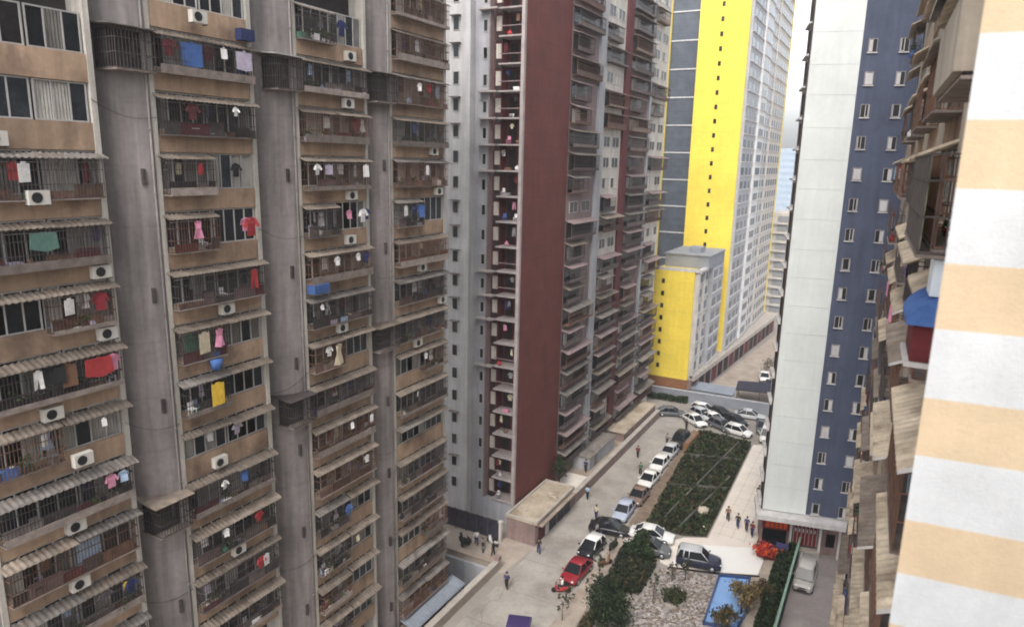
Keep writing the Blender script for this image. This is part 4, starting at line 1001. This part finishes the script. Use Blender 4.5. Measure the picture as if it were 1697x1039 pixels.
for i,(lab,c,x,y,h,k) in enumerate([('white car turned in at the left of the far car park',WH,-22.9,101.1,-40,'sedan'),('white saloon in the second rank of the far car park',WH,-20.6,103.2,-38,'sedan'),('white hatchback nosing out at the head of the garden',WH,-16.3,100.0,-15,'hatch'),('silver car alone at the back right of the far car park',SV,-16.2,107.8,5,'sedan'),
     ('grey car wedged between white cars in the far car park',GY,-19.0,101.0,-30,'hatch'),('dark saloon behind the white cars in the far car park',BK,-20.5,106.4,-20,'sedan'),('black hatchback in the middle of the far car park',BK,-17.6,104.0,-25,'hatch'),('small white van like car at the back of the far car park',WH,-22.9,106.6,-10,'hatch'),('dark car at the far right of the car park beside the tower',GY,-13.6,103.8,-80,'sedan'),('silver hatchback near the white saloon in the far car park',SV,-22.6,104.1,-35,'hatch')]):
    car(lab, k, *c, x, y, D(h), .012, LOT)
car('white van with a dark windscreen parked at the end of the plaza','van',*WH,-12.4,100.3,D(-88),.012,LOT)
car('silver grey minivan driving on the service lane toward the camera','van','van silver',(.42,.40,.37),-3.45,65.4,D(-91),.01,None)
for i,(lab,c,x,y,k) in enumerate([('white car parked on the distant street beyond the wall',WH,-17.6,130,'sedan'),('grey car parked further on the distant street',SV,-16.6,139,'hatch'),('dark car parked near the tower on the distant street',BK,-15.8,125,'sedan'),('white hatchback parked far along the distant shop street',WH,-18.5,158,'hatch')]):
    car(lab, k, *c, x, y, D(-80), .014, 'cars on the distant street')

# ------------------------------------------------------------------ people
def skin_mesh(name, pts, edges_, rad, mt_, par, sub=1):
    me = bpy.data.meshes.new(name); me.from_pydata(pts, edges_, [])
    o = bpy.data.objects.new(name, me); COL.objects.link(o); o.parent = par
    md = o.modifiers.new('skin','SKIN'); md.use_smooth_shade = True
    for i, sv in enumerate(me.skin_vertices[0].data): sv.radius = rad[i]; sv.use_root = (i == 0)
    o.modifiers.new('sub','SUBSURF').levels = sub; o.modifiers['sub'].render_levels = sub
    me.materials.append(MT[mt_] if isinstance(mt_, str) else mt_)
    return o
def person(label, x, y, rz, top, legs, z=0, stride=.14, seat=False, group='people out in the street and plaza'):
    t = thing('person', label, 'person', (x,y,z), rz, group)
    s = stride
    if seat: hipz, kn, an = .72, [( .38,.14,.70),(.38,-.14,.70)], [(.30,.15,.30),(.30,-.15,.30)]
    else: hipz, kn, an = .90, [(s*.7,.10,.48),(-s*.4,-.10,.48)], [(s,.10,.07),(-s*1.3,-.10,.09)]
    dz = hipz-.90
    H = lambda x_,y_,z_: (x_,y_,z_+dz)
    hands = [(.1+s,.27,.80+dz),(.02-s*.4,-.27,.80+dz)] if not seat else [(.45,.25,1.0),(.45,-.25,1.0)]
    el = [(.0,.27,1.08+dz),(-.03,-.27,1.08+dz)]
    P_ = [H(0,0,.90),H(0,0,1.15),H(0,0,1.40),H(.01,0,1.50),H(.02,0,1.60),H(.03,0,1.70), H(0,.17,1.39),el[0],hands[0], H(0,-.17,1.39),el[1],hands[1], H(0,.09,.88),kn[0],an[0],(an[0][0]+.16,an[0][1],.04 if not seat else .26), H(0,-.09,.88),kn[1],an[1],(an[1][0]+.16,an[1][1],.04 if not seat else .26)]
    E_ = [(0,1),(1,2),(2,3),(3,4),(4,5),(2,6),(6,7),(7,8),(2,9),(9,10),(10,11),(0,12),(12,13),(13,14),(14,15),(0,16),(16,17),(17,18),(18,19)]
    ru = [(.14,.11),(.14,.10),(.15,.10),(.055,.055),(.095,.105),(.07,.08)]+[(.055,.055),(.042,.042),(.035,.035)]*2+[(.085,.085),(.06,.06),(.04,.04),(.04,.03)]*2
    rd = ru; rb_ = [(.07,.06),(.06,.05),(.06,.05)]+ru[3:6]+[(.03,.03),(.03,.03),(.035,.035)]*2+[(.05,.05),(.04,.04),(.035,.035),(.04,.03)]*2
    skin_mesh('body', P_, E_, rb_, 'skin', t)
    I = [0,1,2,6,7,9,10]; ii = {v:i for i,v in enumerate(I)}
    skin_mesh('jacket', [P_[i] for i in I], [(ii[a],ii[b]) for a,b in E_ if a in ii and b in ii], [(r[0]+.03,r[1]+.03) for r in [rd[i] for i in I]], CLOTH(top), t)
    I = [0,12,13,14,16,17,18]; ii = {v:i for i,v in enumerate(I)}
    skin_mesh('trousers', [P_[i] for i in I], [(ii[a],ii[b]) for a,b in E_ if a in ii and b in ii], [(r[0]+.022,r[1]+.022) for r in [rd[i] for i in I]], CLOTH(legs), t)
    MB().ball((.0,0,1.68+dz),.118,8,5,1.0).build('hair','hair',t,True)
    return t
person('person in dark clothes standing in the street before the kiosk', -27.1,57.0,D(-60),'black','navy',.005)
person('person in black walking on the plaza beside the white tower', -10.2,80.4,D(-100),'black','black',.121)
person('person in a brown coat walking on the plaza, left of a pair', -12.2,73.3,D(-80),'brown','black',.121)
person('person in dark clothes walking on the plaza, left one of the pair', -10.95,72.2,D(-95),'black','navy',.125)
person('person in dark clothes walking on the plaza, right one of the pair', -10.0,72.0,D(-95),'navy','black',.125)
person('person in dark green standing in the street beside the white kerb cars', -24.2,79.6,D(-70),'green','black',.005)
person('person in grey walking in the street near the black car', -24.1,90.7,D(-90),'grey','black',.005)
person('person in dark clothes standing by the timber planter', -23.3,97.8,D(-90),'black','black',.005)
person('person in maroon standing at the canopy corner of the white tower', -9.3,71.2,D(-100),'maroon','navy',.125)
person('person in a white shirt waiting on the forecourt by the navy fence', -33.2,55.2,D(-40),'white','navy',.005)
person('person in dark clothes on the terrace near the red wall', -29.6,74.8,D(-90),'navy','black',.96)
person('person in grey standing at the kerb behind the white roofed car', -23.3,62.9,D(180),'grey','black',.005)

person('person in a pale blue top walking in the street by the terrace parapet', -27.4,70.2,D(90),'pale blue','black',.005)
person('person in red walking up the street beyond the kiosk', -26.2,84.5,D(90),'dark red','black',.005)
person('person in cream walking in the middle of the street by the dark saloon', -24.8,66.4,D(-90),'cream','navy',.005)
person('person in navy walking in the lower street near the yard parapet', -27.0,50.3,D(-80),'navy','black',.005)
person('person in black crossing the forecourt by the yard parapet', -30.8,54.4,D(20),'black','black',.005)
# ------------------------------------------------------------------ scooters and tricycles
def scooter(label, x, y, rz, c, z=.006, trike=False):
    t = thing('motor_tricycle' if trike else 'scooter', label, 'tricycle' if trike else 'scooter', (x,y,z), rz, 'scooters and tricycles on the street')
    def wheel(xx, yy, r=.25):
        b = MB(); k = 12
        ring = lambda yy_, r_: [(xx+r_*math.cos(2*math.pi*i/k),yy_,r+r_*math.sin(2*math.pi*i/k)) for i in range(k)]
        b.loft([ring(yy-.05,r*.7),ring(yy-.05,r*.95),ring(yy,r),ring(yy+.05,r*.95),ring(yy+.05,r*.7)]); wo = b.build('wheel','tyre',t,True)
        MB().tube((xx,yy-.045,r),(xx,yy+.045,r),r*.6,8).build('rim','rim',wo,True)
    wheel(.62,0)
    if trike: wheel(-.55,.38); wheel(-.55,-.38)
    else: wheel(-.6,0)
    b = MB(); s2 = lambda xx,w_,z0,z1: [(xx,-w_,z0),(xx,w_,z0),(xx,w_,z1),(xx,w_*.6,z1+.04),(xx,-w_*.6,z1+.04),(xx,-w_,z1)]
    b.loft([s2(-.85,.06,.5,.62),s2(-.6,.15,.38,.7),s2(-.15,.15,.25,.66),s2(-.02,.14,.2,.34),s2(.32,.14,.2,.34),s2(.4,.16,.25,.85),s2(.5,.1,.4,.9)])
    b.tube((.45,0,.8),(.62,0,.25),.035,6); b.build('body',CLOTH(c),t,True)
    s_ = MB(); s_.loft([s2(-.72,.1,.7,.76),s2(-.4,.15,.69,.78),s2(-.08,.1,.68,.74)]); s_.build('seat','black_trim',t,True)
    MB().tube((.4,-.32,1.02),(.4,.32,1.02),.022,6).tube((.42,0,.85),(.4,0,1.02),.03,6).box(.43,.5,-.1,.1,.86,1.0).build('handlebar','iron',t,True)
    if trike:
        MB().box(-1.0,-.1,-.45,.45,.45,.5).box(-1.0,-.95,-.45,.45,.5,.85).box(-.95,-.1,-.45,-.41,.5,.8).box(-.95,-.1,.41,.45,.5,.8).build('cargo_bed',CLOTH(c),t,True)
    return t
scooter('red scooter ridden by a person in white ahead of the red car', -22.55,52.35,D(205),'red')
person('person in a white shirt riding the red scooter', -22.45,52.4,D(205),'white','black',.06,seat=True)
scooter('black scooter parked behind the white roofed small car', -23.6,61.6,D(70),'black')
scooter('dark blue scooter leaning beside the black one at the kerb', -22.9,62.4,D(80),'navy')
scooter('black cargo tricycle standing on the forecourt by the fence', -34.6,54.9,D(150),'black',.006,True)
scooter('grey scooter standing on the forecourt beside the person in white', -32.3,55.0,D(120),'grey')
scooter('white scooter at the corner of the kiosk wall', -31.9,56.2,D(160),'white')
for i,(x,y,c,lab) in enumerate([(-20.6,58.3,'brown','brown scooter parked on the pavement left of the hedge block'),(-21.0,61.6,'black','black scooter parked on the pavement beside the black saloon'),(-19.9,54.9,'grey','grey scooter parked on the pavement against the hedge block')]):
    scooter(lab,x,y,D(60+20*i),c,.145)
# purple tricycle with a canopy at the bottom edge
tr = scooter('tricycle under a purple canopy at the bottom edge of the street', -23.0, 44.5,D(200),'purple',.006,True)
cb = MB().loft([[(x,y*.2,1.95) for x,y in ((-1.1,-.6),(.5,-.6),(.5,.6),(-1.1,.6))],[(x,y*.2,1.9) for x,y in ((-1.2,-3.4),(.65,-3.4),(.65,3.4),(-1.2,3.4))],[(x,y*.2,1.66) for x,y in ((-1.25,-3.6),(.7,-3.6),(.7,3.6),(-1.25,3.6))]], False); cb.build('canopy',PAINT('canopy purple',(.05,.035,.12)),tr,True)
cp = MB()
for x_ in (-1.05,.5):
    for y_ in (-.55,.55): cp.tube((x_*.9,y_*.85,.5 if x_<0 else .3),(x_,y_,1.7),.02,5)
cp.build('canopy_pole','iron',tr,True)

# ------------------------------------------------------------------ the far lot: boundary wall, canopies, sheds
t = thing('boundary_wall', 'grey boundary wall with a dark top behind the far car park', 'wall', (-22,111,0))
WL = lambda u,v,z: (-34+u*.995,109.9+u*.05+v,z)
MB(WL).box(0,23,0,.3,0,1.7).build('face','roof_grey',t); MB(WL).box(-.1,23.1,-.06,.36,1.71,1.86).build('coping','plaster_grey',t)
t = thing('carport', 'dark maroon flat canopy over parked vehicles beyond the boundary wall', 'carport', (-16.5,116,0))
MB().add([(x,y,z) for z in (2.3,2.5) for x,y in ((-19.6,113.6),(-12.5,115.0),(-13.6,121),(-20.2,118.6))],[(3,2,1,0),(4,5,6,7),(0,1,5,4),(1,2,6,5),(2,3,7,6),(3,0,4,7)]).build('roof','fence_navy',t)
cp = MB()
for x_,y_ in ((-19.4,113.9),(-12.9,115.2),(-14,120.6),(-19.9,118.3),(-16,114.6)): cp.tube((x_,y_,0),(x_,y_,2.3),.07,6)
cp.build('posts','iron',t)
t = thing('shed', 'long low shed with a blue grey roof along the boundary wall', 'shed', (-22,112,0))
MB().box(-27,-19.8,111.9,114.2,0,2.0).build('wall','plaster_grey',t)
MB().add([(-27.2,111.7,1.95),(-19.6,111.7,1.95),(-19.6,114.4,2.5),(-27.2,114.4,2.5),(-27.2,111.7,1.85),(-19.6,111.7,1.85),(-19.6,114.4,2.4),(-27.2,114.4,2.4)],[(0,1,2,3),(4,7,6,5),(0,3,7,4),(1,5,6,2),(2,6,7,3),(0,4,5,1)]).build('roof','blue_sheet',t)
for i,(x,y,h) in enumerate([(-16.8,133,3.2),(-15.6,146,3.6),(-17.0,153,3.0)]):
    tree(f'brownish street tree, {["nearest","middle","farthest"][i]} of three on the distant street', x, y, h, 1.5, ['leaf_brown','leaf_dark','leaf_brown'], 700, 'tree', 'trees on the distant street', .08)
hedge('dark hedge strip along the foot of the boundary wall', [(-33,108.6),(-26.2,108.9),(-26.2,109.8),(-33,109.6)], 1.3, 1400, ['leaf_dark','leaf_mid','leaf_dark'], None, 'hedge', (.12,.28))

# ------------------------------------------------------------------ haze
hm = bpy.data.materials.new('haze'); hm.use_nodes = True
hn, hl = hm.node_tree.nodes, hm.node_tree.links; hn.remove(hn['Principled BSDF'])
pv = hn.new('ShaderNodeVolumePrincipled'); pv.inputs['Color'].default_value = (.93,.94,.96,1); pv.inputs['Density'].default_value = .0007; pv.inputs['Anisotropy'].default_value = .2
hl.new(pv.outputs[0], hn['Material Output'].inputs['Volume'])
hz = MB().box(-1495,1495,-1400,1495,-5.5,90).build('haze', hm); hz['kind'] = 'stuff'
